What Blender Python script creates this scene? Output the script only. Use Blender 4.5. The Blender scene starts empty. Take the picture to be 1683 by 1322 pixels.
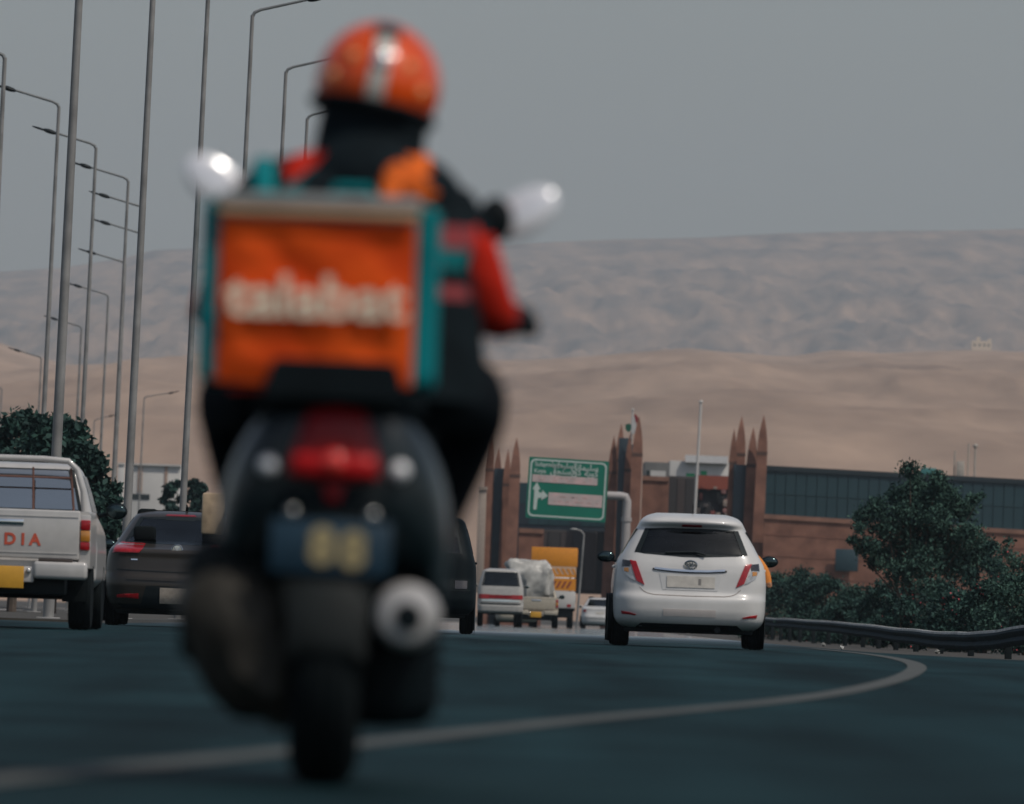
import bpy, bmesh, math, random
import numpy as np
from mathutils import Vector, Matrix, noise as mnoise

random.seed(7); RNG = np.random.default_rng(7)
R = math.radians
scene = bpy.context.scene
COL = scene.collection

# ------------------------------------------------------------------ camera
W0, H0 = 1683, 1322                 # size of the photograph in pixels
F = 18700.0                         # focal length in those pixels (a 400 mm lens)
CAM = Vector((0, 0, 0.40))
PITCH = math.atan(334 / F); ROLL = R(2.0)
_f = Vector((0, math.cos(PITCH), math.sin(PITCH)))
_r0 = Vector((1, 0, 0)); _u0 = Vector((0, -math.sin(PITCH), math.cos(PITCH)))
_r = _r0 * math.cos(ROLL) + _u0 * math.sin(ROLL)
_u = _u0 * math.cos(ROLL) - _r0 * math.sin(ROLL)
cd = bpy.data.cameras.new('camera'); cam = bpy.data.objects.new('camera', cd); COL.objects.link(cam)
m = Matrix((_r, _u, -_f)).transposed().to_4x4(); m.translation = CAM; cam.matrix_world = m
cd.sensor_width = 36; cd.lens = F / W0 * 36; cd.clip_start = 0.5; cd.clip_end = 60000
cd.dof.use_dof = True; cd.dof.focus_distance = 165; cd.dof.aperture_fstop = 7.5
scene.camera = cam

def P(x, y, Y):
    """world point at depth Y seen at photo pixel (x, y)"""
    d = _f + _r * ((x - W0 / 2) / F) - _u * ((y - H0 / 2) / F)
    return CAM + d * (Y / d.y)
def colX(x, Y, z):
    """world X at depth Y and height z of photo column x"""
    a, b = P(x, 700, Y), P(x, 1000, Y)
    t = (z - a.z) / (b.z - a.z)
    return a.x + (b.x - a.x) * t

# ------------------------------------------------------------------ sky, sun, exposure
SUN_EL, SUN_AZ = R(55), R(130)      # azimuth clockwise from +Y (behind the camera, to the right)
SD = Vector((math.sin(SUN_AZ) * math.cos(SUN_EL), math.cos(SUN_AZ) * math.cos(SUN_EL), math.sin(SUN_EL)))
wd = bpy.data.worlds.new('World'); scene.world = wd; wd.use_nodes = True
nt = wd.node_tree; bg = nt.nodes['Background']
sk = nt.nodes.new('ShaderNodeTexSky'); sk.sky_type = 'NISHITA'; sk.sun_disc = False
sk.sun_elevation = SUN_EL; sk.sun_rotation = SUN_AZ; sk.air_density = 1.0; sk.dust_density = 2.0; sk.ozone_density = 1.0
hs = nt.nodes.new('ShaderNodeHueSaturation'); hs.inputs['Saturation'].default_value = 0.72
nt.links.new(sk.outputs[0], hs.inputs['Color']); nt.links.new(hs.outputs[0], bg.inputs['Color'])
bg.inputs['Strength'].default_value = 0.085
sl = bpy.data.lights.new('sun', 'SUN'); sl.energy = 2.2; sl.angle = R(0.6); sl.color = (1.0, 0.93, 0.84)
so = bpy.data.objects.new('sun', sl); COL.objects.link(so); so.rotation_euler = SD.to_track_quat('Z', 'Y').to_euler()
so.location = (0, 0, 60)
vs = scene.view_settings; vs.view_transform = 'Standard'; vs.look = 'None'; vs.gamma = 1; vs.use_curve_mapping = False
vs.exposure = -0.10
cy = scene.cycles; cy.use_denoising = True; cy.max_bounces = 8; cy.volume_bounces = 1
cy.transparent_max_bounces = 12; cy.sample_clamp_indirect = 6; cy.caustics_reflective = False; cy.caustics_refractive = False

# ------------------------------------------------------------------ materials
MATS = {}
def mat(name, c, rough=0.5, metal=0.0, var=0.12, scale=8.0, bump=0.0, bscale=60.0, coat=0.0, spec=0.5, c2=None, emit=0.0, trans=0.0, stretch=None):
    if name in MATS: return MATS[name]
    m = bpy.data.materials.new(name); m.use_nodes = True; n = m.node_tree.nodes; l = m.node_tree.links
    b = n['Principled BSDF']
    tc = n.new('ShaderNodeTexCoord'); nz = n.new('ShaderNodeTexNoise'); nz.inputs['Scale'].default_value = scale
    nz.inputs['Detail'].default_value = 5
    if stretch:
        mp = n.new('ShaderNodeMapping'); mp.inputs['Scale'].default_value = stretch; l.new(tc.outputs['Object'], mp.inputs['Vector']); l.new(mp.outputs[0], nz.inputs['Vector']); nz.inputs['Detail'].default_value = 9; nz.inputs['Roughness'].default_value = .6
    else: l.new(tc.outputs['Object'], nz.inputs['Vector'])
    rp = n.new('ShaderNodeValToRGB'); rp.color_ramp.elements[0].position = 0.3; rp.color_ramp.elements[1].position = 0.7
    a = [max(0, x * (1 - var)) for x in c]; d = [min(1, x * (1 + var)) for x in (c2 or c)]
    rp.color_ramp.elements[0].color = (*a, 1); rp.color_ramp.elements[1].color = (*d, 1)
    l.new(nz.outputs['Fac'], rp.inputs['Fac']); l.new(rp.outputs['Color'], b.inputs['Base Color'])
    mr = n.new('ShaderNodeMapRange'); mr.inputs['To Min'].default_value = max(0.02, rough - 0.08); mr.inputs['To Max'].default_value = min(1, rough + 0.08)
    l.new(nz.outputs['Fac'], mr.inputs['Value']); l.new(mr.outputs['Result'], b.inputs['Roughness'])
    b.inputs['Metallic'].default_value = metal; b.inputs['Specular IOR Level'].default_value = spec
    b.inputs['Coat Weight'].default_value = coat; b.inputs['Coat Roughness'].default_value = 0.08
    if trans: b.inputs['Transmission Weight'].default_value = trans
    if emit:
        b.inputs['Emission Color'].default_value = (*c, 1); b.inputs['Emission Strength'].default_value = emit
    if bump:
        n2 = n.new('ShaderNodeTexNoise'); n2.inputs['Scale'].default_value = bscale; n2.inputs['Detail'].default_value = 4
        l.new(tc.outputs['Object'], n2.inputs['Vector'])
        bp = n.new('ShaderNodeBump'); bp.inputs['Strength'].default_value = bump; bp.inputs['Distance'].default_value = 0.02
        l.new(n2.outputs['Fac'], bp.inputs['Height']); l.new(bp.outputs['Normal'], b.inputs['Normal'])
    MATS[name] = m; return m

def glass_mat(name, tint=(0.22, 0.31, 0.32), rough=0.04, refl=0.0):
    if name in MATS: return MATS[name]
    m = bpy.data.materials.new(name); m.use_nodes = True; n = m.node_tree.nodes; l = m.node_tree.links
    n.remove(n['Principled BSDF']); out = n['Material Output']
    tr = n.new('ShaderNodeBsdfTransparent'); tr.inputs[0].default_value = (*tint, 1)
    gl = n.new('ShaderNodeBsdfGlossy'); gl.inputs['Roughness'].default_value = rough; gl.inputs[0].default_value = (0.9, 0.95, 0.95, 1)
    fr = n.new('ShaderNodeFresnel'); fr.inputs['IOR'].default_value = 1.5
    nz = n.new('ShaderNodeTexNoise'); nz.inputs['Scale'].default_value = 3; 
    mr = n.new('ShaderNodeMapRange'); mr.inputs['To Min'].default_value = 0.85; mr.inputs['To Max'].default_value = 1.5
    l.new(nz.outputs['Fac'], mr.inputs['Value'])
    mu = n.new('ShaderNodeMath'); mu.operation = 'MULTIPLY_ADD'; mu.use_clamp = True; mu.inputs[2].default_value = refl
    l.new(fr.outputs[0], mu.inputs[0]); l.new(mr.outputs[0], mu.inputs[1])
    mx = n.new('ShaderNodeMixShader'); l.new(mu.outputs[0], mx.inputs[0]); l.new(tr.outputs[0], mx.inputs[1]); l.new(gl.outputs[0], mx.inputs[2])
    l.new(mx.outputs[0], out.inputs['Surface']); MATS[name] = m; return m

# ------------------------------------------------------------------ mesh helpers
def tag(o, label=None, cat=None, group=None, kind=None):
    if label: o['label'] = label
    if cat: o['category'] = cat
    if group: o['group'] = group
    if kind: o['kind'] = kind
    return o
def empty(name, loc=(0, 0, 0), rz=0.0, ry=0.0):
    o = bpy.data.objects.new(name, None); COL.objects.link(o); o.location = loc; o.rotation_euler = (0, ry, rz)
    o.empty_display_size = 0.2; return o
def link_mesh(name, me, material, parent=None, smooth=35):
    o = bpy.data.objects.new(name, me); COL.objects.link(o)
    if material is not None:
        for mm in (material if isinstance(material, (list, tuple)) else [material]): me.materials.append(mm)
    if parent is not None: o.parent = parent
    if smooth:
        me.polygons.foreach_set('use_smooth', [True] * len(me.polygons)); me.set_sharp_from_angle(angle=R(smooth))
    return o

class MB:
    def __init__(s): s.v = []; s.f = []
    def add(s, vs, fs):
        k = len(s.v); s.v += [tuple(a) for a in vs]; s.f += [tuple(i + k for i in f) for f in fs]; return s
    def addbm(s, bm, M=None):
        bm.verts.index_update(); vs = [(M @ a.co if M else a.co)[:] for a in bm.verts]
        s.add(vs, [[a.index for a in f.verts] for f in bm.faces]); bm.free(); return s
    def box(s, x0, x1, y0, y1, z0, z1, r=0.0, M=None, seg=2):
        bm = bmesh.new(); bmesh.ops.create_cube(bm, size=1)
        for a in bm.verts: a.co = Vector(((x0 + x1) / 2 + a.co.x * (x1 - x0), (y0 + y1) / 2 + a.co.y * (y1 - y0), (z0 + z1) / 2 + a.co.z * (z1 - z0)))
        if r: bmesh.ops.bevel(bm, geom=bm.edges[:], offset=r, segments=seg, affect='EDGES', profile=0.5)
        return s.addbm(bm, M)
    def tube(s, pts, rad, n=10, closed=False):
        pts = [Vector(p) for p in pts]; N = len(pts)
        if not isinstance(rad, (list, tuple)): rad = [rad] * N
        T = [(pts[min(i + 1, N - 1)] - pts[max(i - 1, 0)]).normalized() for i in range(N)]
        a = T[0].orthogonal().normalized(); vs = []
        for i in range(N):
            a = (a - T[i] * a.dot(T[i]))
            a = a.normalized() if a.length > 1e-6 else T[i].orthogonal().normalized()
            b = T[i].cross(a)
            for j in range(n):
                t = 2 * math.pi * j / n; vs.append(pts[i] + (a * math.cos(t) + b * math.sin(t)) * rad[i])
        fs = [(i * n + j, i * n + (j + 1) % n, (i + 1) * n + (j + 1) % n, (i + 1) * n + j) for i in range(N - 1) for j in range(n)]
        fs += [tuple(range(n - 1, -1, -1)), tuple((N - 1) * n + j for j in range(n))]
        return s.add(vs, fs)
    def lathe(s, prof, c=(0, 0, 0), axis='x', n=28):
        """prof: (radius, position along axis)"""
        vs = []; k = len(prof)
        for j in range(n):
            t = 2 * math.pi * j / n; ct, st = math.cos(t), math.sin(t)
            for r, h in prof:
                p = {'x': (h, r * ct, r * st), 'y': (r * ct, h, r * st), 'z': (r * ct, r * st, h)}[axis]
                vs.append((p[0] + c[0], p[1] + c[1], p[2] + c[2]))
        fs = [(j * k + i, j * k + i + 1, ((j + 1) % n) * k + i + 1, ((j + 1) % n) * k + i) for j in range(n) for i in range(k - 1)]
        for e in (0, k - 1):
            if prof[e][0] > 1e-5: fs.append(tuple(j * k + e for j in range(n)))
        return s.add(vs, fs)
    def prism(s, poly, a0, a1, plane='xz'):
        n = len(poly); f3 = {'xz': lambda p, a: (p[0], a, p[1]), 'yz': lambda p, a: (a, p[0], p[1]), 'xy': lambda p, a: (p[0], p[1], a)}[plane]
        vs = [f3(p, a0) for p in poly] + [f3(p, a1) for p in poly]
        fs = [tuple(range(n)), tuple(range(2 * n - 1, n - 1, -1))] + [(i, i + n, (i + 1) % n + n, (i + 1) % n) for i in range(n)]
        return s.add(vs, fs)
    def ell(s, c, rad, nu=20, nv=12, z0=-1.0, z1=1.0, M=None):
        t0, t1 = math.asin(z0), math.asin(z1); vs = []
        for i in range(nv + 1):
            t = t0 + (t1 - t0) * i / nv
            for j in range(nu):
                p = 2 * math.pi * j / nu
                q = Vector((rad[0] * math.cos(t) * math.cos(p), rad[1] * math.cos(t) * math.sin(p), rad[2] * math.sin(t)))
                vs.append((M @ q if M else q) + Vector(c))
        fs = [(i * nu + j, i * nu + (j + 1) % nu, (i + 1) * nu + (j + 1) % nu, (i + 1) * nu + j) for i in range(nv) for j in range(nu)]
        return s.add(vs, fs)
    def loft(s, rings, cap=True):
        n = len(rings[0]); k = len(rings); vs = [p for r in rings for p in r]
        fs = [(i * n + j, i * n + (j + 1) % n, (i + 1) * n + (j + 1) % n, (i + 1) * n + j) for i in range(k - 1) for j in range(n)]
        if cap: fs += [tuple(range(n - 1, -1, -1)), tuple((k - 1) * n + j for j in range(n))]
        return s.add(vs, fs)
    def build(s, name, material, parent=None, smooth=35, weld=True):
        me = bpy.data.meshes.new(name); me.from_pydata(s.v, [], s.f)
        bm = bmesh.new(); bm.from_mesh(me)
        if weld: bmesh.ops.remove_doubles(bm, verts=bm.verts[:], dist=1e-5)
        bmesh.ops.recalc_face_normals(bm, faces=bm.faces[:]); bm.to_mesh(me); bm.free()
        return link_mesh(name, me, material, parent, smooth)

def copy_tree(o, parent=None):
    c = o.copy(); COL.objects.link(c); c.parent = parent
    for ch in list(o.children): copy_tree(ch, c)
    return c
def text_obj(name, s, size, material, parent, M, extrude=0.004, weight=0.0, align='CENTER', sx=1.0):
    cu = bpy.data.curves.new(name, 'FONT'); cu.body = s; cu.size = size; cu.extrude = extrude; cu.offset = weight
    cu.align_x = align; cu.align_y = 'CENTER'; cu.resolution_u = 4
    to = bpy.data.objects.new(name, cu); COL.objects.link(to)
    me = bpy.data.meshes.new_from_object(to.evaluated_get(bpy.context.evaluated_depsgraph_get()))
    bpy.data.objects.remove(to); bpy.data.curves.remove(cu)
    me.materials.clear(); me.transform(Matrix.Diagonal((sx, 1, 1, 1))); me.transform(M)
    return link_mesh(name, me, material, parent, 0)
def FACE(x, y, z):      # text that faces the camera (-Y), upright
    return Matrix.Translation((x, y, z)) @ Matrix.Rotation(R(90), 4, 'X')
def skin_mesh(verts, edges, sub=2, root=0):
    me = bpy.data.meshes.new('sk'); me.from_pydata([v[:3] for v in verts], edges, [])
    o = bpy.data.objects.new('sk', me); COL.objects.link(o)
    md = o.modifiers.new('s', 'SKIN'); md.use_smooth_shade = True
    for i, v in enumerate(verts):
        d = me.skin_vertices[0].data[i]; rx = v[3]; ry = v[4] if len(v) > 4 else rx
        d.radius = (rx, ry); d.use_root = (i == root)
    o.modifiers.new('u', 'SUBSURF').levels = sub
    r = bpy.data.meshes.new_from_object(o.evaluated_get(bpy.context.evaluated_depsgraph_get()))
    bpy.data.objects.remove(o); bpy.data.meshes.remove(me); return r

# ------------------------------------------------------------------ palette
ASPH = mat('asphalt', (0.006, 0.021, 0.025), 0.7, var=0.3, scale=0.5, bump=0.35, bscale=30, c2=(0.010, 0.028, 0.032), spec=0.1)
SOIL = mat('soil', (0.048, 0.043, 0.035), 0.95, var=0.35, scale=0.25, bump=0.6, bscale=5)
PAINT = mat('road_paint', (0.060, 0.064, 0.058), 0.8, var=0.35, scale=2.5)
CONC = mat('concrete', (0.07, 0.07, 0.066), 0.9, var=0.2, scale=1.5)
GALV = mat('galvanised', (0.25, 0.245, 0.235), 0.55, metal=0.2, var=0.25, scale=2.5)
GALVD = mat('galvanised_dull', (0.18, 0.19, 0.19), 0.6, metal=0.3, var=0.2, scale=2)
WHITEP = mat('white_paint', (0.58, 0.57, 0.55), 0.38, var=0.09, scale=2.2, coat=0.5)
GREYP = mat('grey_brown_paint', (0.032, 0.027, 0.022), 0.35, var=0.1, scale=2, coat=0.3, spec=.3)
BLACKP = mat('black_paint', (0.003, 0.007, 0.009), 0.5, var=0.1, coat=0.0, spec=.12)
BEIGEP = mat('beige_paint', (0.42, 0.37, 0.29), 0.45, var=0.1, coat=0.4)
TRIM = mat('black_trim', (0.006, 0.011, 0.013), 0.6, var=0.2, spec=.3)
RUBBER = mat('rubber', (0.005, 0.008, 0.009), 0.9, var=0.25, bump=0.3, bscale=80, spec=.15)
RIM = mat('rim_alloy', (0.25, 0.26, 0.26), 0.35, metal=0.8)
CHROME = mat('chrome', (0.75, 0.76, 0.76), 0.12, metal=1.0, var=0.03)
GLASS = glass_mat('tinted_glass'); GLASS_D = glass_mat('dark_tinted_glass', (0.03, 0.05, 0.055))
SEATF = mat('seat_fabric', (0.007, 0.010, 0.011), 0.9, spec=.1)
LRED = mat('red_lamp', (0.33, 0.006, 0.010), 0.3, coat=0.25, var=0.25, scale=25)
LREDD = mat('dark_red_lamp', (0.22, 0.005, 0.008), 0.3, coat=0.15, spec=.2, var=0.2)
LCLR = mat('clear_lamp', (0.45, 0.44, 0.42), 0.15, metal=0.5, coat=1.0, var=0.3, scale=30)
LAMB = mat('amber_lamp', (0.55, 0.22, 0.03), 0.2, coat=1.0)
LDRK = mat('smoked_lamp', (0.02, 0.018, 0.018), 0.15, coat=1.0)
PLATEW = mat('plate_white', (0.50, 0.47, 0.42), 0.5, var=0.12, scale=12)
PLATEY = mat('plate_yellow', (0.62, 0.32, 0.03), 0.5, var=0.1)
BRICK = mat('brick', (0.20, 0.088, 0.058), 0.9, var=0.3, scale=0.8, bump=0.3, bscale=6, c2=(0.23, 0.11, 0.075))
BRICKC = mat('brick_coping', (0.25, 0.13, 0.09), 0.9, var=0.2, scale=1)
TEALP = mat('teal_cladding', (0.014, 0.046, 0.056), 0.5, var=0.15, scale=0.4)
NAVY = mat('navy_panel', (0.016, 0.026, 0.038), 0.5, var=0.2, scale=0.6)
WHITEB = mat('white_render', (0.55, 0.53, 0.50), 0.85, var=0.08, scale=0.5)
LEAFD = mat('leaf_dark', (0.008, 0.030, 0.030), 0.75, var=0.5, scale=2.5, c2=(0.022, 0.058, 0.046), spec=.25)
LEAFM = mat('leaf_mid', (0.014, 0.050, 0.046), 0.75, var=0.5, scale=2.5, c2=(0.046, 0.092, 0.070), spec=.15)
BARK = mat('bark', (0.09, 0.07, 0.055), 0.95, var=0.3, scale=6)

# ------------------------------------------------------------------ ground, road, far hills
def zr(Y):
    if Y < 118: return 0.0
    t = Y - 118
    if Y > 1000: t = 882
    return -0.00135 * t if t > 40 else -0.00135 * t * t / 80 if t < 40 else 0
def zroad(Y):
    # level near the camera, then falls away gently
    if Y <= 118: return 0.0
    t = min(Y, 1000) - 118
    return -0.00145 * (t * t / (t + 25))
def soft(a, b, x):
    t = min(1, max(0, (x - a) / (b - a))); return t * t * (3 - 2 * t)
LINE = [(-30, -4.0), (10, -1.95), (23.4, -1.05), (32, -.33), (41.6, .35), (51.6, 1.27), (65.4, 2.13), (86, 3.14), (104, 3.8), (118, 4.08), (132, 4.0), (160, 3.85), (220, 3.9), (320, 4.4), (480, 5.6), (700, 8)]
def lineX(Y): return float(np.mean(np.interp(Y + np.linspace(-.14, .14, 15) * max(8, Y), [p[0] for p in LINE], [p[1] for p in LINE])))
def edgeX(Y): return float(np.interp(Y, [-30, 40, 80, 104, 116, 122, 127, 135, 160, 220, 320, 480, 700, 1000], [16, 14, 11, 8.6, 7.2, 5.8, 4.9, 4.4, 4.2, 4.3, 4.9, 6.2, 8.6, 12]))
def gz(X, Y): return zroad(Y) - 0.02 - 0.10 * soft(5.5, 8.0, X) * soft(90, 170, Y)

ys = sorted(set(list(np.linspace(-60, 118, 19)) + list(np.linspace(120, 420, 61)) + list(np.linspace(430, 1000, 40)) + [1500, 2500, 4000, 7000, 12000, 20000]))
xs = [-6000, -2500, -900, -300, -120, -60, -40, -25, -16] + list(np.linspace(-12, 16, 29)) + [20, 26, 34, 50, 80, 160, 400, 1000, 2500, 6000]
mb = MB(); nx = len(xs)
mb.add([(x, y, gz(x, y)) for y in ys for x in xs], [(j * nx + i, j * nx + i + 1, (j + 1) * nx + i + 1, (j + 1) * nx + i) for j in range(len(ys) - 1) for i in range(nx - 1)])
o = mb.build('ground', SOIL, smooth=60); tag(o, kind='structure')

# road: asphalt sheet; the far stretch is made glossy to imitate heat mirage, mirroring what stands on it
m_ = ASPH.node_tree; n = m_.nodes; l = m_.links; b_ = n['Principled BSDF']
tc = n.new('ShaderNodeTexCoord'); sp = n.new('ShaderNodeSeparateXYZ'); l.new(tc.outputs['Object'], sp.inputs[0])
mr = n.new('ShaderNodeMapRange'); mr.inputs['From Min'].default_value = 150; mr.inputs['From Max'].default_value = 230
mr.inputs['To Min'].default_value = 0.7; mr.inputs['To Max'].default_value = 0.04; l.new(sp.outputs['Y'], mr.inputs['Value'])
l.new(mr.outputs['Result'], b_.inputs['Roughness'])
mr2 = n.new('ShaderNodeMapRange'); mr2.inputs['From Min'].default_value = 130; mr2.inputs['From Max'].default_value = 200
mr2.inputs['To Min'].default_value = 0.04; mr2.inputs['To Max'].default_value = 0.5; l.new(sp.outputs['Y'], mr2.inputs['Value']); l.new(mr2.outputs['Result'], b_.inputs['Specular IOR Level'])
# tyre tracks, stains and patches along the direction of travel
rp_ = [q for q in n if q.type == 'VALTORGB'][0]; mp_ = n.new('ShaderNodeMapping'); mp_.inputs['Scale'].default_value = (1.1, .045, 1); l.new(tc.outputs['Object'], mp_.inputs['Vector'])
nz2 = n.new('ShaderNodeTexNoise'); nz2.inputs['Scale'].default_value = 1.0; nz2.inputs['Detail'].default_value = 6; l.new(mp_.outputs[0], nz2.inputs['Vector'])
mr3 = n.new('ShaderNodeMapRange'); mr3.inputs['From Min'].default_value = .3; mr3.inputs['From Max'].default_value = .7; mr3.inputs['To Min'].default_value = .45; mr3.inputs['To Max'].default_value = 1.55; l.new(nz2.outputs['Fac'], mr3.inputs['Value'])
vo_ = n.new('ShaderNodeTexVoronoi'); vo_.feature = 'DISTANCE_TO_EDGE'; vo_.inputs['Scale'].default_value = .22; l.new(tc.outputs['Object'], vo_.inputs['Vector'])
mr4 = n.new('ShaderNodeMapRange'); mr4.inputs['From Min'].default_value = .0; mr4.inputs['From Max'].default_value = .012; mr4.inputs['To Min'].default_value = .55; mr4.inputs['To Max'].default_value = 1; l.new(vo_.outputs['Distance'], mr4.inputs['Value'])
mm_ = n.new('ShaderNodeMath'); mm_.operation = 'MULTIPLY'; l.new(mr3.outputs[0], mm_.inputs[0]); l.new(mr4.outputs[0], mm_.inputs[1])
vm_ = n.new('ShaderNodeVectorMath'); vm_.operation = 'SCALE'; l.new(rp_.outputs['Color'], vm_.inputs[0]); l.new(mm_.outputs[0], vm_.inputs['Scale']); l.new(vm_.outputs[0], b_.inputs['Base Color'])
mb = MB(); rys = [y for y in ys if y <= 1000]; vs = []; NX = 13
for y in rys:
    for i in range(NX): vs.append((-40 + (edgeX(y) + 40) * i / (NX - 1), y, zroad(y)))
mb.add(vs, [(j * NX + i, j * NX + i + 1, (j + 1) * NX + i + 1, (j + 1) * NX + i) for j in range(len(rys) - 1) for i in range(NX - 1)])
road = mb.build('road', ASPH, smooth=60); tag(road, kind='structure')
mb = MB(); ly = np.linspace(-20, 145, 140); vs = []
for y in ly:
    d = (lineX(y + 1) - lineX(y - 1)) / 2; w = 0.08
    vs += [(lineX(y) - w, y + d * w, zroad(y) + 0.005), (lineX(y) + w, y - d * w, zroad(y) + 0.005)]
mb.add(vs, [(2 * i, 2 * i + 1, 2 * i + 3, 2 * i + 2) for i in range(len(ly) - 1)])
mb.build('edge_line', PAINT, road, smooth=0)
# median with its kerb, carrying the lamp posts
mb = MB(); my = [y for y in ys if 146 <= y <= 1000]
def medx(y, side): 
    c = float(np.interp(y, [140, 230, 300, 420, 700, 1000], [-8.7, -8.5, -9.5, -14, -34, -70])); return c + side * 3.15
med = None
for nm, a, b, h, mt in (('median', -1, 1, 0.03, SOIL), ('kerb', 0.96, 1.03, 0.05, CONC), ('kerb', -1.03, -0.96, 0.05, CONC)):
    k = MB(); vs = []
    for y in my: vs += [(medx(y, a), y, zroad(y) - 0.05), (medx(y, a), y, zroad(y) + h), (medx(y, b), y, zroad(y) + h), (medx(y, b), y, zroad(y) - 0.05)]
    fs = [(4 * i + c, 4 * i + c + 1, 4 * i + c + 5, 4 * i + c + 4) for i in range(len(my) - 1) for c in range(3)] + [(0, 1, 2, 3)]
    k.add(vs, fs); o = k.build(nm, mt, med, smooth=0)
    if med is None: med = tag(o, kind='structure')

def terrain(name, ridge, Yf, Yr, Yb, material, amp, fs, nx=220, ny=70, seed=0.0, zf=-2.0, power=1.0):
    rx = [p[0] for p in ridge]; ry = [p[1] for p in ridge]; vs = []
    for j in range(ny):
        t = j / (ny - 1); Y = Yf + (Yb - Yf) * t
        for i in range(nx):
            px = -900 + (W0 + 1800) * i / (nx - 1)
            c = P(px, float(np.interp(px, rx, ry)), Yr); X = c.x * (0.35 + 0.65 * Y / Yr)
            u = (Y - Yf) / (Yr - Yf)
            h = zf + (c.z - zf) * (u ** power if u < 1 else max(0, 1 - ((u - 1) * 1.2) ** 1.3))
            q = Vector((X / fs, Y / fs * .16, seed))
            nv = mnoise.fractal(q, 1.0, 2.1, 6); rv = 1 - abs(mnoise.fractal(Vector((X / fs * 1.5, Y / fs * .13, seed + 9)), 0.9, 2.0, 5)) * 1.6
            k = amp * math.sin(min(1, max(0, u)) * math.pi) ** 1.1 if u < 1 else 0
            h += k * (0.55 * nv + 0.5 * (rv - .6)) + amp * 0.03 * nv
            vs.append((X, Y, h))
    mb = MB(); mb.add(vs, [(j * nx + i, j * nx + i + 1, (j + 1) * nx + i + 1, (j + 1) * nx + i) for j in range(ny - 1) for i in range(nx - 1)])
    o = mb.build(name, material, smooth=70, weld=False); tag(o, kind='structure'); return o
HILLM = mat('hill_sand', (0.255, 0.165, 0.112), 0.95, var=0.15, scale=0.02, bump=0, c2=(0.365, 0.25, 0.175), stretch=(1, .09, 1.5))
MTNM = mat('mountain_rock', (0.055, 0.052, 0.048), 0.95, var=0.3, scale=0.022, c2=(0.29, 0.185, 0.118), stretch=(1, .10, 1))
terrain('hills', [(-900, 590), (-300, 575), (0, 563), (60, 585), (110, 600), (180, 598), (240, 595), (300, 585), (345, 578), (600, 590), (830, 592), (900, 590), (1000, 583), (1100, 574), (1130, 572), (1250, 584), (1300, 585), (1370, 575), (1450, 580), (1600, 575), (1683, 578), (2100, 570), (2600, 590)],
        1500, 6000, 7600, HILLM, 7, 95, nx=420, ny=150, seed=3.1, power=0.8)
terrain('mountains', [(-900, 490), (-300, 462), (0, 447), (100, 440), (200, 425), (250, 412), (320, 409), (600, 412), (830, 403), (900, 398), (1000, 394), (1150, 390), (1300, 383), (1500, 380), (1683, 376), (2100, 372), (2600, 390)],
        8200, 15500, 18500, MTNM, 33, 120, nx=520, ny=190, seed=7.7, power=0.85)
# air: pale haze round the whole scene
hb = MB(); hb.box(-5200, 5200, -400, 19500, -6, 780); hz = hb.build('haze', None, smooth=0)
hm = bpy.data.materials.new('haze'); hm.use_nodes = True; hn = hm.node_tree.nodes; hn.remove(hn['Principled BSDF'])
pv = hn.new('ShaderNodeVolumePrincipled'); pv.inputs['Color'].default_value = (0.63, 0.735, 0.82, 1); pv.inputs['Density'].default_value = 6.5e-5
pv.inputs['Anisotropy'].default_value = 0.0
hm.node_tree.links.new(pv.outputs[0], hn['Material Output'].inputs['Volume']); hz.data.materials.append(hm); tag(hz, kind='stuff')

# ------------------------------------------------------------------ cars
def inpoly(x, z, poly):
    c = False; n = len(poly)
    for i in range(n):
        (x1, z1), (x2, z2) = poly[i], poly[(i + 1) % n]
        if (z1 > z) != (z2 > z) and x < (x2 - x1) * (z - z1) / (z2 - z1) + x1: c = not c
    return c
def shrink(poly, d):
    cx = sum(p[0] for p in poly) / len(poly); cz = sum(p[1] for p in poly) / len(poly)
    out = []
    for x, z in poly:
        L = math.hypot(x - cx, z - cz); k = max(0.2, 1 - d / L); out.append((cx + (x - cx) * k, cz + (z - cz) * k))
    return out
def scan(poly, z):
    xsx = []
    n = len(poly)
    for i in range(n):
        (x1, z1), (x2, z2) = poly[i], poly[(i + 1) % n]
        if (z1 <= z < z2) or (z2 <= z < z1): xsx.append(x1 + (x2 - x1) * (z - z1) / (z2 - z1))
    return (min(xsx), max(xsx)) if len(xsx) >= 2 else None
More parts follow.
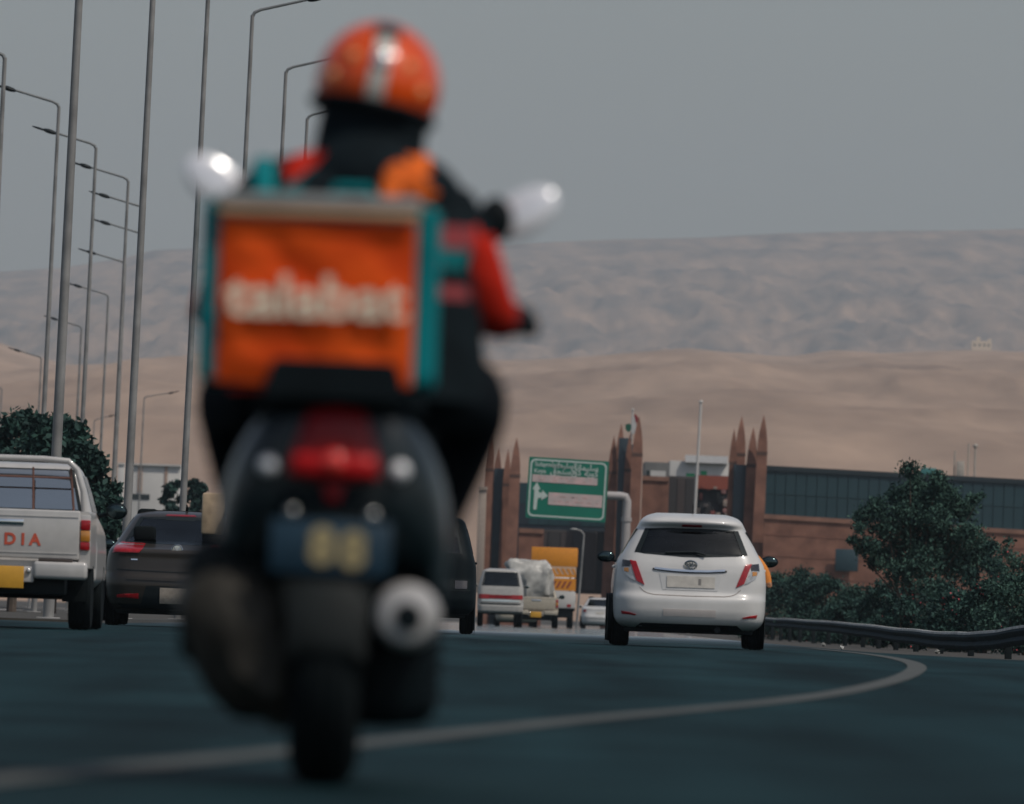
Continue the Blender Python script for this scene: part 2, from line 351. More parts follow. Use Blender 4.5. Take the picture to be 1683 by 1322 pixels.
class Body:
    """a car body as stacked level outlines: keys are (z, half width, rear y, front y, rear corner radius, rear bow)"""
    def __init__(s, keys, smooth=2, dz=0.018):
        k = np.array(keys, float); s.z = np.arange(k[0, 0], k[-1, 0] + 1e-6, dz)
        s.c = np.stack([np.interp(s.z, k[:, 0], k[:, i]) for i in range(1, 6)], 1)
        for _ in range(smooth):
            q = s.c.copy(); q[1:-1] = (s.c[:-2] + 2 * s.c[1:-1] + s.c[2:]) / 4; s.c = q
    def at(s, z): return [float(np.interp(z, s.z, s.c[:, i])) for i in range(5)]
    def rear(s, x, z):
        w, yr, yf, r, bow = s.at(z); ax = min(abs(x), w * 0.999); y = yr + bow * (ax / w) ** 2
        if ax > w - r: y += r - math.sqrt(max(0, r * r - (ax - w + r) ** 2))
        return y
    def front(s, x, z):
        w, yr, yf, r, bow = s.at(z); ax = min(abs(x), w * 0.999); r = min(0.4, w * .6); y = yf - 0.12 * (ax / w) ** 2
        if ax > w - r: y -= (r - math.sqrt(max(0, r * r - (ax - w + r) ** 2)))
        return y
    def build(s, name, material, parent, rear_hole=None, front_hole=None):
        rings = []; NA = 21; NS = 12
        for i, z in enumerate(s.z):
            w, yr, yf, r, bow = s.c[i]; r_f = min(0.4, w * .6); ring = []
            fx = [math.sin(a) for a in np.linspace(-math.pi / 2, math.pi / 2, NA)]
            fx = [0.55 * a + 0.45 * b for a, b in zip(fx, np.linspace(-1, 1, NA))]
            for a in fx: ring.append((a * w, s.rear(a * w, z), z))
            y0 = s.rear(w, z); y1 = s.front(w, z)
            for t in np.linspace(0, 1, NS + 2)[1:-1]: ring.append((w, y0 + (y1 - y0) * t, z))
            for a in fx[::-1]: ring.append((a * w, s.front(a * w, z), z))
            for t in np.linspace(0, 1, NS + 2)[1:-1]: ring.append((-w, y1 + (y0 - y1) * t, z))
            rings.append(ring)
        n = len(rings[0]); vs = [p for r_ in rings for p in r_]; fs = []
        for i in range(len(rings) - 1):
            zc = (s.z[i] + s.z[i + 1]) / 2
            for j in range(n):
                if j < NA - 1 and rear_hole and inpoly((rings[i][j][0] + rings[i][j + 1][0]) / 2, zc, rear_hole): continue
                if NA + NS <= j < 2 * NA + NS - 1 and front_hole and inpoly((rings[i][j][0] + rings[i][j + 1][0]) / 2, zc, front_hole): continue
                fs.append((i * n + j, i * n + (j + 1) % n, (i + 1) * n + (j + 1) % n, (i + 1) * n + j))
        fs += [tuple(range(n - 1, -1, -1)), tuple((len(rings) - 1) * n + j for j in range(n))]
        mb = MB(); mb.add(vs, fs); return mb.build(name, material, parent, smooth=50)
    def patch(s, poly, off, name, material, parent, face='rear', hole=None, nx=14, dz=0.02, skirt=0.025):
        zs0, zs1 = min(p[1] for p in poly), max(p[1] for p in poly); nz = max(2, int((zs1 - zs0) / dz) + 1)
        rows = []; vs = []
        sf = {'rear': lambda x, z: (x, s.rear(x, z) - off, z), 'front': lambda x, z: (x, s.front(x, z) + off, z),
              'right': lambda y, z: (s.at(z)[0] + off, y, z), 'left': lambda y, z: (-s.at(z)[0] - off, y, z)}[face]
        for i in range(nz + 1):
            z = zs0 + (zs1 - zs0) * (0.002 + 0.996 * i / nz); a = scan(poly, z)
            if a: rows.append((z, a))
        for z, (a, b) in rows:
            for i in range(nx + 1): vs.append(sf(a + (b - a) * i / nx, z))
        fs = []
        for j in range(len(rows) - 1):
            for i in range(nx):
                if hole:
                    za = (rows[j][0] + rows[j + 1][0]) / 2; xa = (vs[j * (nx + 1) + i][0 if face in ('rear', 'front') else 1] + vs[(j + 1) * (nx + 1) + i + 1][0 if face in ('rear', 'front') else 1]) / 2
                    if inpoly(xa, za, hole): continue
                fs.append((j * (nx + 1) + i, j * (nx + 1) + i + 1, (j + 1) * (nx + 1) + i + 1, (j + 1) * (nx + 1) + i))
        K = len(rows) - 1; M = nx + 1
        loop = list(range(M)) + [j * M + nx for j in range(1, K + 1)] + [K * M + i for i in range(nx - 1, -1, -1)] + [j * M for j in range(K - 1, 0, -1)]
        if skirt:
            k = len(vs); dv = {'rear': (0, skirt, 0), 'front': (0, -skirt, 0), 'right': (-skirt, 0, 0), 'left': (skirt, 0, 0)}[face]
            vs += [tuple(vs[i][c] + dv[c] for c in range(3)) for i in loop]; L = len(loop)
            fs += [(loop[i], loop[(i + 1) % L], k + (i + 1) % L, k + i) for i in range(L)]
        mb = MB(); mb.add(vs, fs); return mb.build(name, material, parent, smooth=45)
    def strip(s, pts, hw, off, name, material, parent):
        poly = [(x, z + hw) for x, z in pts] + [(x, z - hw) for x, z in pts[::-1]]
        # ribbon along a polyline on the rear face
        vs = []; 
        xs_ = np.linspace(pts[0][0], pts[-1][0], 25)
        for x in xs_:
            z = float(np.interp(x, [p[0] for p in pts], [p[1] for p in pts]))
            vs += [(x, s.rear(x, z - hw) - off, z - hw), (x, s.rear(x, z + hw) - off, z + hw)]
        mb = MB(); mb.add(vs, [(2 * i, 2 * i + 1, 2 * i + 3, 2 * i + 2) for i in range(len(xs_) - 1)]); return mb.build(name, material, parent)
def mirror(poly): return [(-x, z) for x, z in poly]

def wheel(parent, x, y, r, w, rimm=RIM):
    """tyre centred at x (outer face away from the car's middle)"""
    h = w / 2; sgn = 1 if x > 0 else -1
    t = MB(); t.lathe([(r * .62, -h * .9), (r * .80, -h), (r * .95, -h * .92), (r, -h * .55), (r * .985, -h * .2), (r, -h * .12), (r, h * .12), (r * .985, h * .2), (r, h * .55), (r * .95, h * .92), (r * .80, h), (r * .62, h * .9)], (x, y, r), 'x', 32)
    o = t.build('wheel', RUBBER, parent)
    q = MB(); q.lathe([(0.0, sgn * h * .45), (r * .16, sgn * h * .5), (r * .2, sgn * h * .25), (r * .5, sgn * h * .35), (r * .6, sgn * h * .85), (r * .63, sgn * h * .8), (r * .63, -sgn * h * .7), (0.0, -sgn * h * .3)], (x, y, r), 'x', 20)
    for k in range(5):
        a = 2 * math.pi * k / 5; q.tube([(x + sgn * h * .55, y + math.cos(a) * r * .12, r + math.sin(a) * r * .12), (x + sgn * h * .62, y + math.cos(a) * r * .58, r + math.sin(a) * r * .58)], r * .07, 6)
    q.build('rim', rimm, o); return o
def seats(parent, w, y, z, rear=True, M=SEATF):
    for sx in (-1, 1):
        k = MB(); c = sx * w * .5
        k.box(c - .23, c + .23, y + .9, y + 1.02, z, z + .62, .05); k.box(c - .23, c + .23, y + 1.0, y + 1.45, z - .05, z + .08, .04)
        k.box(c - .13, c + .13, y + .88, y + .98, z + .66, z + .86, .05); k.tube([(c - .06, y + .94, z + .58), (c - .06, y + .94, z + .7)], .008, 6); k.tube([(c + .06, y + .94, z + .58), (c + .06, y + .94, z + .7)], .008, 6)
        k.build('seat', M, parent)
    if rear:
        k = MB(); k.box(-w * .85, w * .85, y, y + .14, z - .1, z + .45, .05); k.box(-w * .85, w * .85, y + .12, y + .6, z - .1, z + .06, .04)
        for sx in (-1, 1): k.box(sx * w * .5 - .14, sx * w * .5 + .14, y - .02, y + .08, z + .46, z + .64, .05)
        k.build('rear_bench', M, parent)
def side_mirror(parent, x, y, z, material, w=.2, h=.13, d=.11, glassm=None):
    k = MB(); sg = 1 if x > 0 else -1
    k.ell((x, y, z), (w / 2, d / 2, h / 2), 16, 10); k.tube([(x - sg * w * .3, y + .02, z - .03), (x - sg * (w * .5 + .08), y + .06, z - .05)], .022, 8)
    o = k.build('mirror', material, parent)
    g = MB(); g.ell((x, y - d * .42, z), (w * .42, .012, h * .40), 16, 8); g.build('mirror_glass', glassm or mat('car_mirror_glass', (.05, .075, .08), .12, metal=.9, var=.1), o)

def make_car(name, label, loc, keys, paint, rear_glass, lamps, extras, r_wheel, track, wheelbase, glass=GLASS, rz=0.0, interior=True, group=None, mirrors=True, mirror_mat=None, mirror_z=1.0, L=4.0, cowl=None, plate=None):
    root = empty(name, loc, rz); tag(root, label, 'car', group)
    B = Body(keys); zt = keys[-1][0]
    zb = min(p[1] for p in rear_glass); zg = max(p[1] for p in rear_glass)
    wc = B.at(zb + .04)[0]; wt_ = B.at(zg)[0]
    fr = [(-wc * .86, zb + .03), (wc * .86, zb + .03), (wt_ * .86, zg - .01), (-wt_ * .86, zg - .01)]
    B.build('body', paint, root, shrink(rear_glass, .035) if interior else None, shrink(fr, .05) if interior else None)
    B.patch(rear_glass, .006, 'rear_window_frame', TRIM, root, hole=shrink(rear_glass, .05) if interior else None, nx=40, dz=.012)
    B.patch(shrink(rear_glass, .012), .003 if interior else .009, 'rear_window', glass, root, skirt=0)
    B.patch(fr, .004, 'windscreen', glass, root, face='front', skirt=0)
    # side glass
    yA = B.at(zb + .05)[1] + .28; yB = B.at(zb + .05)[2] - .45; yC = B.at(zg)[1] + .2; yD = B.at(zg)[2] - .35
    for fc in ('left', 'right'):
        mid = (yA + yB) / 2
        B.patch([(yA, zb + .02), (mid - .04, zb + .02), (mid - .04, zg - .02), (yC, zg - .02)], .004, 'side_window', GLASS_D, root, face=fc, nx=6)
        B.patch([(mid + .04, zb + .02), (yB, zb + .02), (yD, zg - .02), (mid + .04, zg - .02)], .004, 'side_window', GLASS_D, root, face=fc, nx=6)
        sg = 1 if fc == 'right' else -1
        for yy in (mid - .25, mid + .85):
            k = MB(); xw = B.at(zb - .12)[0]; k.box(sg * (xw + .012) - .016, sg * (xw + .012) + .016, yy - .1, yy + .1, zb - .14, zb - .11, .008); k.build('door_handle', paint, root)
    # underside and wheels
    k = MB(); w0 = B.at(keys[0][0] + .05)[0]; k.box(-w0 * .9, w0 * .9, .35, L - .4, keys[0][0] - .05, keys[0][0] + .12, .03)
    k.tube([(w0 * .4, .12, keys[0][0] + .0), (w0 * .4, 1.4, keys[0][0] - .01)], .035, 10); k.build('underbody', TRIM, root)
    yw = .78
    for sx in (-1, 1):
        for y in (yw, yw + wheelbase):
            wx = sx * (track / 2)
            wheel(root, wx, y, r_wheel, .2)
            xs_ = B.at(.45)[0]; a = MB()
            a.lathe([(r_wheel * 1.16, 0), (r_wheel * .9, .006), (r_wheel * .9, -.05), (r_wheel * 1.16, -.05)], (sx * (xs_ + .004), y, r_wheel + .02), 'x', 28); a.build('wheel_arch', TRIM, root)
    for nm, poly, mt, off in lamps:
        for pl in (poly, mirror(poly)): B.patch(pl, off, nm, mt, root, nx=8, dz=.012)
    for e in extras:
        if e[0] == 'patch': B.patch(e[1], e[3], e[2], e[4], root, nx=16, dz=.015)
        elif e[0] == 'strip': B.strip(e[1], e[4], e[3], e[2], e[5], root)
    if mirrors:
        xm = B.at(mirror_z)[0]
        for sx in (-1, 1): side_mirror(root, sx * (xm + .14), L * .62, mirror_z, mirror_mat or paint)
    if interior: seats(root, B.at(.9)[0], .75, zb - .42)
    return root, B

CARS = {}
# --- white hatchback
Yh = 125.5
hz0 = zroad(Yh)
keys = [(.21, .72, .17, 3.70, .22, .12), (.25, .79, .07, 3.80, .24, .11), (.31, .825, .025, 3.84, .26, .10), (.40, .838, .0, 3.88, .28, .10), (.52, .842, .0, 3.88, .28, .10), (.565, .842, .012, 3.87, .28, .09),
        (.585, .842, .05, 3.86, .28, .08), (.62, .843, .07, 3.85, .28, .07), (.72, .842, .085, 3.80, .26, .07), (.84, .832, .10, 3.66, .26, .07), (.92, .815, .12, 3.45, .24, .07), (.97, .79, .14, 3.1, .22, .07), (1.02, .76, .16, 2.92, .2, .07),
        (1.10, .715, .20, 2.75, .2, .07), (1.2, .665, .27, 2.5, .2, .07), (1.3, .61, .34, 2.25, .2, .07), (1.335, .592, .36, 2.17, .2, .07), (1.35, .585, .27, 2.12, .2, .10), (1.40, .56, .25, 1.98, .2, .12), (1.44, .525, .30, 1.85, .2, .15), (1.47, .47, .46, 1.75, .2, .15), (1.49, .38, .75, 1.6, .2, .12), (1.50, .26, .95, 1.45, .2, .08)]
glass_poly = [(-.513, 1.315), (-.62, 1.06), (-.625, 1.035), (-.45, 1.025), (-.1, 1.005), (.1, 1.005), (.45, 1.025), (.625, 1.035), (.62, 1.06), (.513, 1.315), (.25, 1.322), (-.25, 1.322)]
lampO = [(-.765, .955), (-.69, .955), (-.605, .73), (-.66, .745), (-.735, .80), (-.775, .87)]
lamps = [('lamp_lens', [(-.76, .88), (-.675, .88), (-.60, .72), (-.65, .74), (-.725, .79)], LCLR, .010),
         ('lamp_cover', [(-.755, .955), (-.66, .95), (-.675, .875), (-.765, .875)], LDRK, .011),
         ('tail_lamp', [(-.675, .952), (-.607, .946), (-.505, .683), (-.595, .725)], LRED, .013),
         ('amber_bulb', [(-.735, .865), (-.685, .865), (-.685, .815), (-.735, .82)], LAMB, .014),
         ('reflector', [(-.755, .388), (-.70, .382), (-.575, .350), (-.60, .340), (-.745, .352)], LRED, .008)]
extras = [('patch', [(-.105, 1.362), (.105, 1.362), (.115, 1.335), (-.115, 1.335)], 'brake_lamp', .006, LRED),
          ('strip', [(-.40, .872), (-.2, .856), (0, .850), (.2, .854), (.38, .868)], 'handle_trim', .02, .011, CHROME),
          ('strip', [(-.42, .862), (-.2, .842), (0, .836), (.2, .840), (.40, .858)], 'handle_shadow_gap', .008, .010, TRIM),
          ('patch', [(-.345, .82), (.345, .82), (.305, .635), (-.305, .635)], 'plate_recess', .004, mat('white_paint_recess', (.54, .535, .52), .4, var=.05, coat=.5)),
          ('patch', [(-.26, .79), (.27, .79), (.27, .665), (-.26, .665)], 'number_plate', .012, PLATEW),
          ('patch', [(.09, .765), (.12, .765), (.12, .70), (.09, .70)], 'plate_mark', .015, mat('plate_ink', (.2, .19, .18), .6)),
          ('strip', [(-.56, .66), (-.50, .60), (-.40, .578), (0, .573), (.40, .578), (.50, .60), (.56, .66)], 'bumper_seam', .003, .0035, mat('seam', (.16, .12, .10), .8)),
          ('patch', [(-.29, .425), (.29, .425), (.29, .345), (-.29, .345)], 'bumper_pad', .004, mat('bumper_pad', (.55, .50, .47), .5, var=.06)),
          ('patch', [(-.60, .205), (.60, .205), (.53, .262), (-.53, .262)], 'bumper_cut_patch', .004, TRIM)]  # last patch is dark paint standing in for the dark cut below the bumper
X = colX(1131, Yh, hz0)
YAR, B = make_car('hatchback', 'clean white hatchback with slanted red tail lamps and an arm out of its window', (X, Yh, hz0), keys, WHITEP, glass_poly, lamps, extras, .295, 1.50, 2.45, L=3.88, mirror_mat=BLACKP, mirror_z=.99)
k = MB(); k.lathe([(0, -.012), (.03, -.012), (.036, 0), (.03, .012)], (0, B.rear(0, .918) - .012, .918), 'y', 20)
for a in (0, 1):
    for t in np.linspace(0, 2 * math.pi, 21)[:-1]:
        pass
k2 = MB()
def ellring(cx, cz, rx, rz, y, t=.008, n=24): return [(cx + rx * math.cos(a), y, cz + rz * math.sin(a)) for a in np.linspace(0, 2 * math.pi, n)]
yb = B.rear(0, .918) - .014
k2.tube(ellring(0, .918, .068, .046, yb), .008, 6); k2.tube(ellring(0, .918, .022, .044, yb), .007, 6); k2.tube(ellring(0, .935, .05, .02, yb), .007, 6)
k2.build('emblem', CHROME, YAR)
k = MB(); k.tube([(.01, .75, 1.485), (.01, .62, 1.60)], [.008, .004], 6); k.build('antenna', TRIM, YAR)
k = MB(); k.tube([(.16, B.rear(.1, 1.02) - .03, 1.03), (.05, B.rear(.05, 1.05) - .025, 1.06), (-.28, B.rear(-.28, 1.04) - .02, 1.045)], .011, 6); k.build('rear_wiper', TRIM, YAR)
# passenger whose orange-sleeved arm hangs out of the right window
pr = empty('person', (X + .42, Yh + 2.0, hz0 + .55)); tag(pr, 'person in an orange top resting an arm out of the white hatchback window', 'person')
sv = [(0, 0, 0, .16, .13), (0, .02, .2, .17, .12), (0, .04, .42, .18, .11), (0, .05, .52, .06), (0, .06, .58, .055), (0, .07, .68, .095, .10), (0, .07, .77, .06),
      (.18, .03, .43, .07), (.27, -.10, .46, .058), (.32, -.16, .49, .055), (.42, -.18, .36, .055), (.47, -.19, .27, .046), (.49, -.20, .22, .042),
      (-.2, .03, .42, .065), (-.26, .10, .18, .05), (-.1, .28, .08, .04), (.12, .25, -.02, .085), (.12, .48, -.02, .065), (-.12, .25, -.02, .085), (-.12, .48, -.02, .065), (.12, .6, -.36, .05), (-.12, .6, -.36, .05)]
for i, (dx, dy) in enumerate(((-.018, -.02), (-.006, -.028), (.008, -.028), (.02, -.02))): sv.append((.495 + dx, -.205 + dy, .155 - .01 * (i in (1, 2)), .011))
sv.append((.455, -.225, .19, .012))
se = [(0, 1), (1, 2), (2, 3), (3, 4), (4, 5), (5, 6), (2, 7), (7, 8), (8, 9), (9, 10), (10, 11), (11, 12), (2, 13), (13, 14), (14, 15), (0, 16), (16, 17), (0, 18), (18, 19), (17, 20), (19, 21)] + [(12, 22 + i) for i in range(5)]
me = skin_mesh(sv, se, 2)
ORANGE_S = mat('orange_sleeve', (.62, .21, .035), .9, var=.15); SKIN = mat('skin', (.40, .20, .11), .6, var=.08); DARKH = mat('dark_hair', (.012, .010, .009), .7)
body = link_mesh('body', me, [ORANGE_S, SKIN, DARKH, mat('dark_trousers', (.02, .02, .025), .9)], pr, 0)
for p in me.polygons:
    p.use_smooth = True; c = p.center
    p.material_index = 1 if (c.x > .44 and c.z < .205) or (c.z > .52 and c.y > .06 and abs(c.x) < .12 and c.z < .74) else 2 if c.z > .58 and abs(c.x) < .13 else 3 if c.z < .02 else 0

# --- grey-brown saloon
Yg = 139.5; g0 = zroad(Yg)
def sedan_keys(W, Hh, Ln, deck=.98):
    return [(.20, W * .88, .16, Ln - .25, .22, .10), (.26, W * .95, .06, Ln - .1, .26, .10), (.36, W * .985, .02, Ln - .03, .28, .10), (.50, W, 0, Ln, .3, .10), (.60, W, .01, Ln, .3, .10), (.64, W, .04, Ln - .02, .3, .09), (.72, W, .06, Ln - .06, .28, .09), (.84, W * .99, .08, Ln - .2, .26, .09),
            (deck - .06, W * .965, .07, Ln - .7, .24, .09), (deck - .02, W * .94, .09, Ln - 1.0, .24, .09), (deck, W * .92, .25, Ln - 1.25, .22, .08), (deck + .025, W * .90, .62, Ln - 1.4, .2, .06), (deck + .15, W * .82, .88, Ln - 1.75, .2, .06), (deck + .30, W * .72, 1.15, Ln - 2.05, .2, .06),
            (Hh - .08, W * .655, 1.3, Ln - 2.2, .2, .06), (Hh - .04, W * .60, 1.42, Ln - 2.3, .2, .06), (Hh - .012, W * .5, 1.62, Ln - 2.4, .2, .05), (Hh, W * .33, 1.85, Ln - 2.55, .2, .04)]
gp = [(-.50, 1.355), (-.66, 1.06), (-.66, 1.025), (-.3, 1.015), (.3, 1.015), (.66, 1.025), (.66, 1.06), (.50, 1.355), (0, 1.365)]
lamps = [('tail_lamp', [(-.76, 1.0), (-.70, 1.035), (-.40, 1.03), (-.42, .955), (-.47, .895), (-.80, .89)], LRED, .012),
         ('lamp_strip', [(-.73, 1.022), (-.42, 1.016), (-.42, .995), (-.75, .990)], LCLR, .016),
         ('reflector', [(-.72, .385), (-.45, .40), (-.45, .335), (-.72, .345)], LRED, .010)]
extras = [('patch', [(-.17, 1.395), (.17, 1.395), (.19, 1.372), (-.19, 1.372)], 'brake_lamp', .01, LREDD),
          ('patch', [(-.19, .48), (.18, .48), (.18, .285), (-.19, .285)], 'number_plate', .014, mat('plate_tan', (.40, .34, .28), .5, var=.15, scale=20)),
          ('patch', [(-.36, .50), (.36, .50), (.42, .27), (-.42, .27)], 'plate_recess', .005, TRIM),
          ('strip', [(-.74, .69), (0, .675), (.74, .69)], 'bumper_seam', .006, .006, TRIM),
          ('strip', [(-.6, .585), (0, .575), (.6, .585)], 'bumper_crease', .012, .012, CHROME if False else GREYP),
          ('patch', [(-.56, .825), (-.48, .825), (-.48, .808), (-.56, .808)], 'script_badge', .008, CHROME),
          ('patch', [(-.7, .27), (.7, .27), (.66, .215), (-.66, .215)], 'lower_skirt', .006, TRIM)]
X = colX(286, Yg, g0)
GR, B = make_car('saloon_car', 'dark grey brown car with wide red tail lamps and round chrome badge', (X, Yg, g0), sedan_keys(.87, 1.45, 4.45), GREYP, gp, lamps, extras, .315, 1.56, 2.65, L=4.45, mirror_mat=BLACKP, mirror_z=1.0, glass=GLASS)
k = MB(); yb = B.rear(0, .95) - .012; k.lathe([(0, -.01), (.055, -.008), (.062, 0), (.055, .01)], (0, yb, .95), 'y', 24); k.tube(ellring(0, .95, .062, .062, yb - .008), .008, 6); k.tube([(-.035, yb - .012, .985), (0, yb - .016, .925), (.035, yb - .012, .985)], .006, 6); k.build('emblem', CHROME, GR)
k = MB(); k.tube([(.06, 1.75, 1.45), (.06, 1.6, 1.52)], [.02, .006], 8); k.build('antenna', TRIM, GR)

# --- dark four-by-fours mostly hidden behind the scooter
def suv_keys(W, Hh, Ln):
    return [(.28, W * .9, .14, Ln - .2, .18, .08), (.36, W * .98, .04, Ln - .05, .2, .08), (.5, W, 0, Ln, .2, .08), (.66, W, .02, Ln, .2, .07), (.8, W, .08, Ln - .05, .2, .06), (1.0, W * .99, .1, Ln - .2, .2, .06), (1.08, W * .97, .11, Ln - .9, .18, .06),
            (1.14, W * .95, .12, Ln - 1.3, .18, .06), (1.4, W * .88, .2, Ln - 1.75, .18, .06), (Hh - .1, W * .8, .3, Ln - 2.0, .18, .06), (Hh - .05, W * .74, .36, Ln - 2.1, .18, .07), (Hh - .015, W * .62, .6, Ln - 2.25, .18, .06), (Hh, W * .42, .9, Ln - 2.5, .18, .05)]
gp = [(-.62, 1.56), (-.72, 1.17), (.72, 1.17), (.62, 1.56)]
lamps = [('tail_lamp', [(-.87, 1.1), (-.74, 1.1), (-.74, .75), (-.87, .75)], LRED, .01), ('reflector', [(-.8, .52), (-.6, .52), (-.6, .47), (-.8, .47)], LRED, .01)]
extras = [('patch', [(-.2, .92), (.2, .92), (.2, .80), (-.2, .80)], 'number_plate', .01, PLATEW), ('strip', [(-.85, .64), (0, .63), (.85, .64)], 'bumper_seam', .006, .008, TRIM)]
Ya = 130.5; a0 = zroad(Ya)
lampsA = [('tail_lamp', [(-.90, .98), (-.78, .98), (-.78, .80), (-.90, .80)], mat('pale_lamp', (.42, .33, .25), .3, coat=.8), .01)] + lamps[1:]
SA, B = make_car('sport_utility_car', 'black four-by-four with tall tan mirror, almost wholly behind the delivery scooter', (colX(484, Ya, a0), Ya, a0), suv_keys(.91, 1.74, 4.5), BLACKP, gp, lampsA, extras, .36, 1.56, 2.7, L=4.5, mirrors=False, glass=GLASS_D)
TANM = mat('tan_mirror', (.42, .31, .20), .5, var=.2, scale=10)  # tan painted in for the ground reflected in the mirror
for sx in (-1, 1):
    k = MB(); k.box(sx * 1.0 - .13, sx * 1.0 + .13, .62, .72, 1.10, 1.58, .03); k.tube([(sx * .95, .68, 1.15), (sx * .8, .8, 1.12)], .02, 8); o = k.build('mirror', TANM, SA)
Yb = 166; b0 = zroad(Yb)
SB, B = make_car('sport_utility_car', 'black four-by-four ahead of the scooter, only its right wheel and side showing', (colX(675, Yb, b0), Yb, b0), suv_keys(.92, 1.74, 4.6), BLACKP, gp, [('tail_lamp', [(-.80, .78), (-.62, .78), (-.62, .66), (-.80, .66)], LDRK, .01)], extras, .36, 1.60, 2.75, L=4.6, mirrors=False, glass=GLASS_D)

# --- older white saloon with a full-width red lamp band, far ahead; body stretched tall to imitate heat shimmer
Ys = 418; s0 = zroad(Ys)
gp = [(-.60, 2.02), (-.70, 1.50), (.70, 1.50), (.60, 2.02)]
lamps = [('tail_lamp', [(-.82, 1.18), (-.42, 1.18), (-.42, 1.02), (-.82, 1.02)], LRED, .012)]
extras = [('patch', [(-.42, 1.17), (.42, 1.17), (.42, 1.03), (-.42, 1.03)], 'lamp_band', .010, LREDD), ('patch', [(-.7, .99), (.7, .99), (.7, .93), (-.7, .93)], 'chrome_strip', .014, CHROME), ('patch', [(-.78, .88), (.78, .88), (.78, .80), (-.78, .80)], 'bumper_gap', .006, TRIM)]
W_ = .85
wk = [(.50, W_ * .92, .12, 4.3, .18, .06), (.56, W_ * .98, .02, 4.45, .2, .06), (.78, W_, 0, 4.5, .2, .06), (.86, W_, .08, 4.5, .2, .06), (1.2, W_, .1, 4.3, .2, .05), (1.4, W_ * .98, .12, 3.6, .18, .05), (1.5, W_ * .96, .14, 3.3, .18, .05), (1.8, W_ * .88, .2, 2.9, .18, .05), (2.03, W_ * .80, .26, 2.65, .18, .05), (2.09, W_ * .73, .3, 2.55, .18, .05), (2.13, W_ * .58, .5, 2.4, .18, .05), (2.15, W_ * .4, .8, 2.2, .18, .05)]
SW, B = make_car('shimmer_tall_car', 'distant white car built tall to imitate heat shimmer, full width red lamp band', (colX(821, Ys, s0), Ys, s0), wk, mat('silver_beige_paint', (.40, .385, .36), .4, var=.1, coat=.3), gp, lamps, extras, .40, 1.46, 2.7, L=4.5, glass=GLASS_D, mirror_z=1.5)
# --- small white car between the road works truck and the hatchback
Yc = 520; c0 = zroad(Yc)
gp = [(-.5, 1.36), (-.64, 1.04), (.64, 1.04), (.5, 1.36)]
lamps = [('tail_lamp', [(-.80, .88), (-.66, .88), (-.66, .76), (-.80, .76)], LRED, .012)]
extras = [('patch', [(-.2, .78), (.2, .78), (.2, .68), (-.2, .68)], 'number_plate', .012, PLATEW), ('strip', [(-.7, .5), (0, .49), (.7, .5)], 'bumper_seam', .006, .01, TRIM)]
SC_, B = make_car('saloon_car', 'small distant silver white car half hidden behind the white hatchback', (colX(986, Yc, c0), Yc, c0), sedan_keys(.86, 1.45, 4.4), WHITEP, gp, lamps, extras, .3, 1.5, 2.6, L=4.4, glass=GLASS_D)
# dark car between the far saloon and the laden pickup
Yd = 455; d0 = zroad(Yd)
lamps = [('tail_lamp', [(-.80, 1.0), (-.45, 1.0), (-.5, .86), (-.82, .86)], LRED, .012)]
make_car('saloon_car', 'distant pale hatchback beside the laden beige pickup, red lamp showing', (colX(848, Yd, d0), Yd, d0), keys, BEIGEP, glass_poly, lamps, [], .3, 1.5, 2.45, L=3.88, glass=GLASS_D)

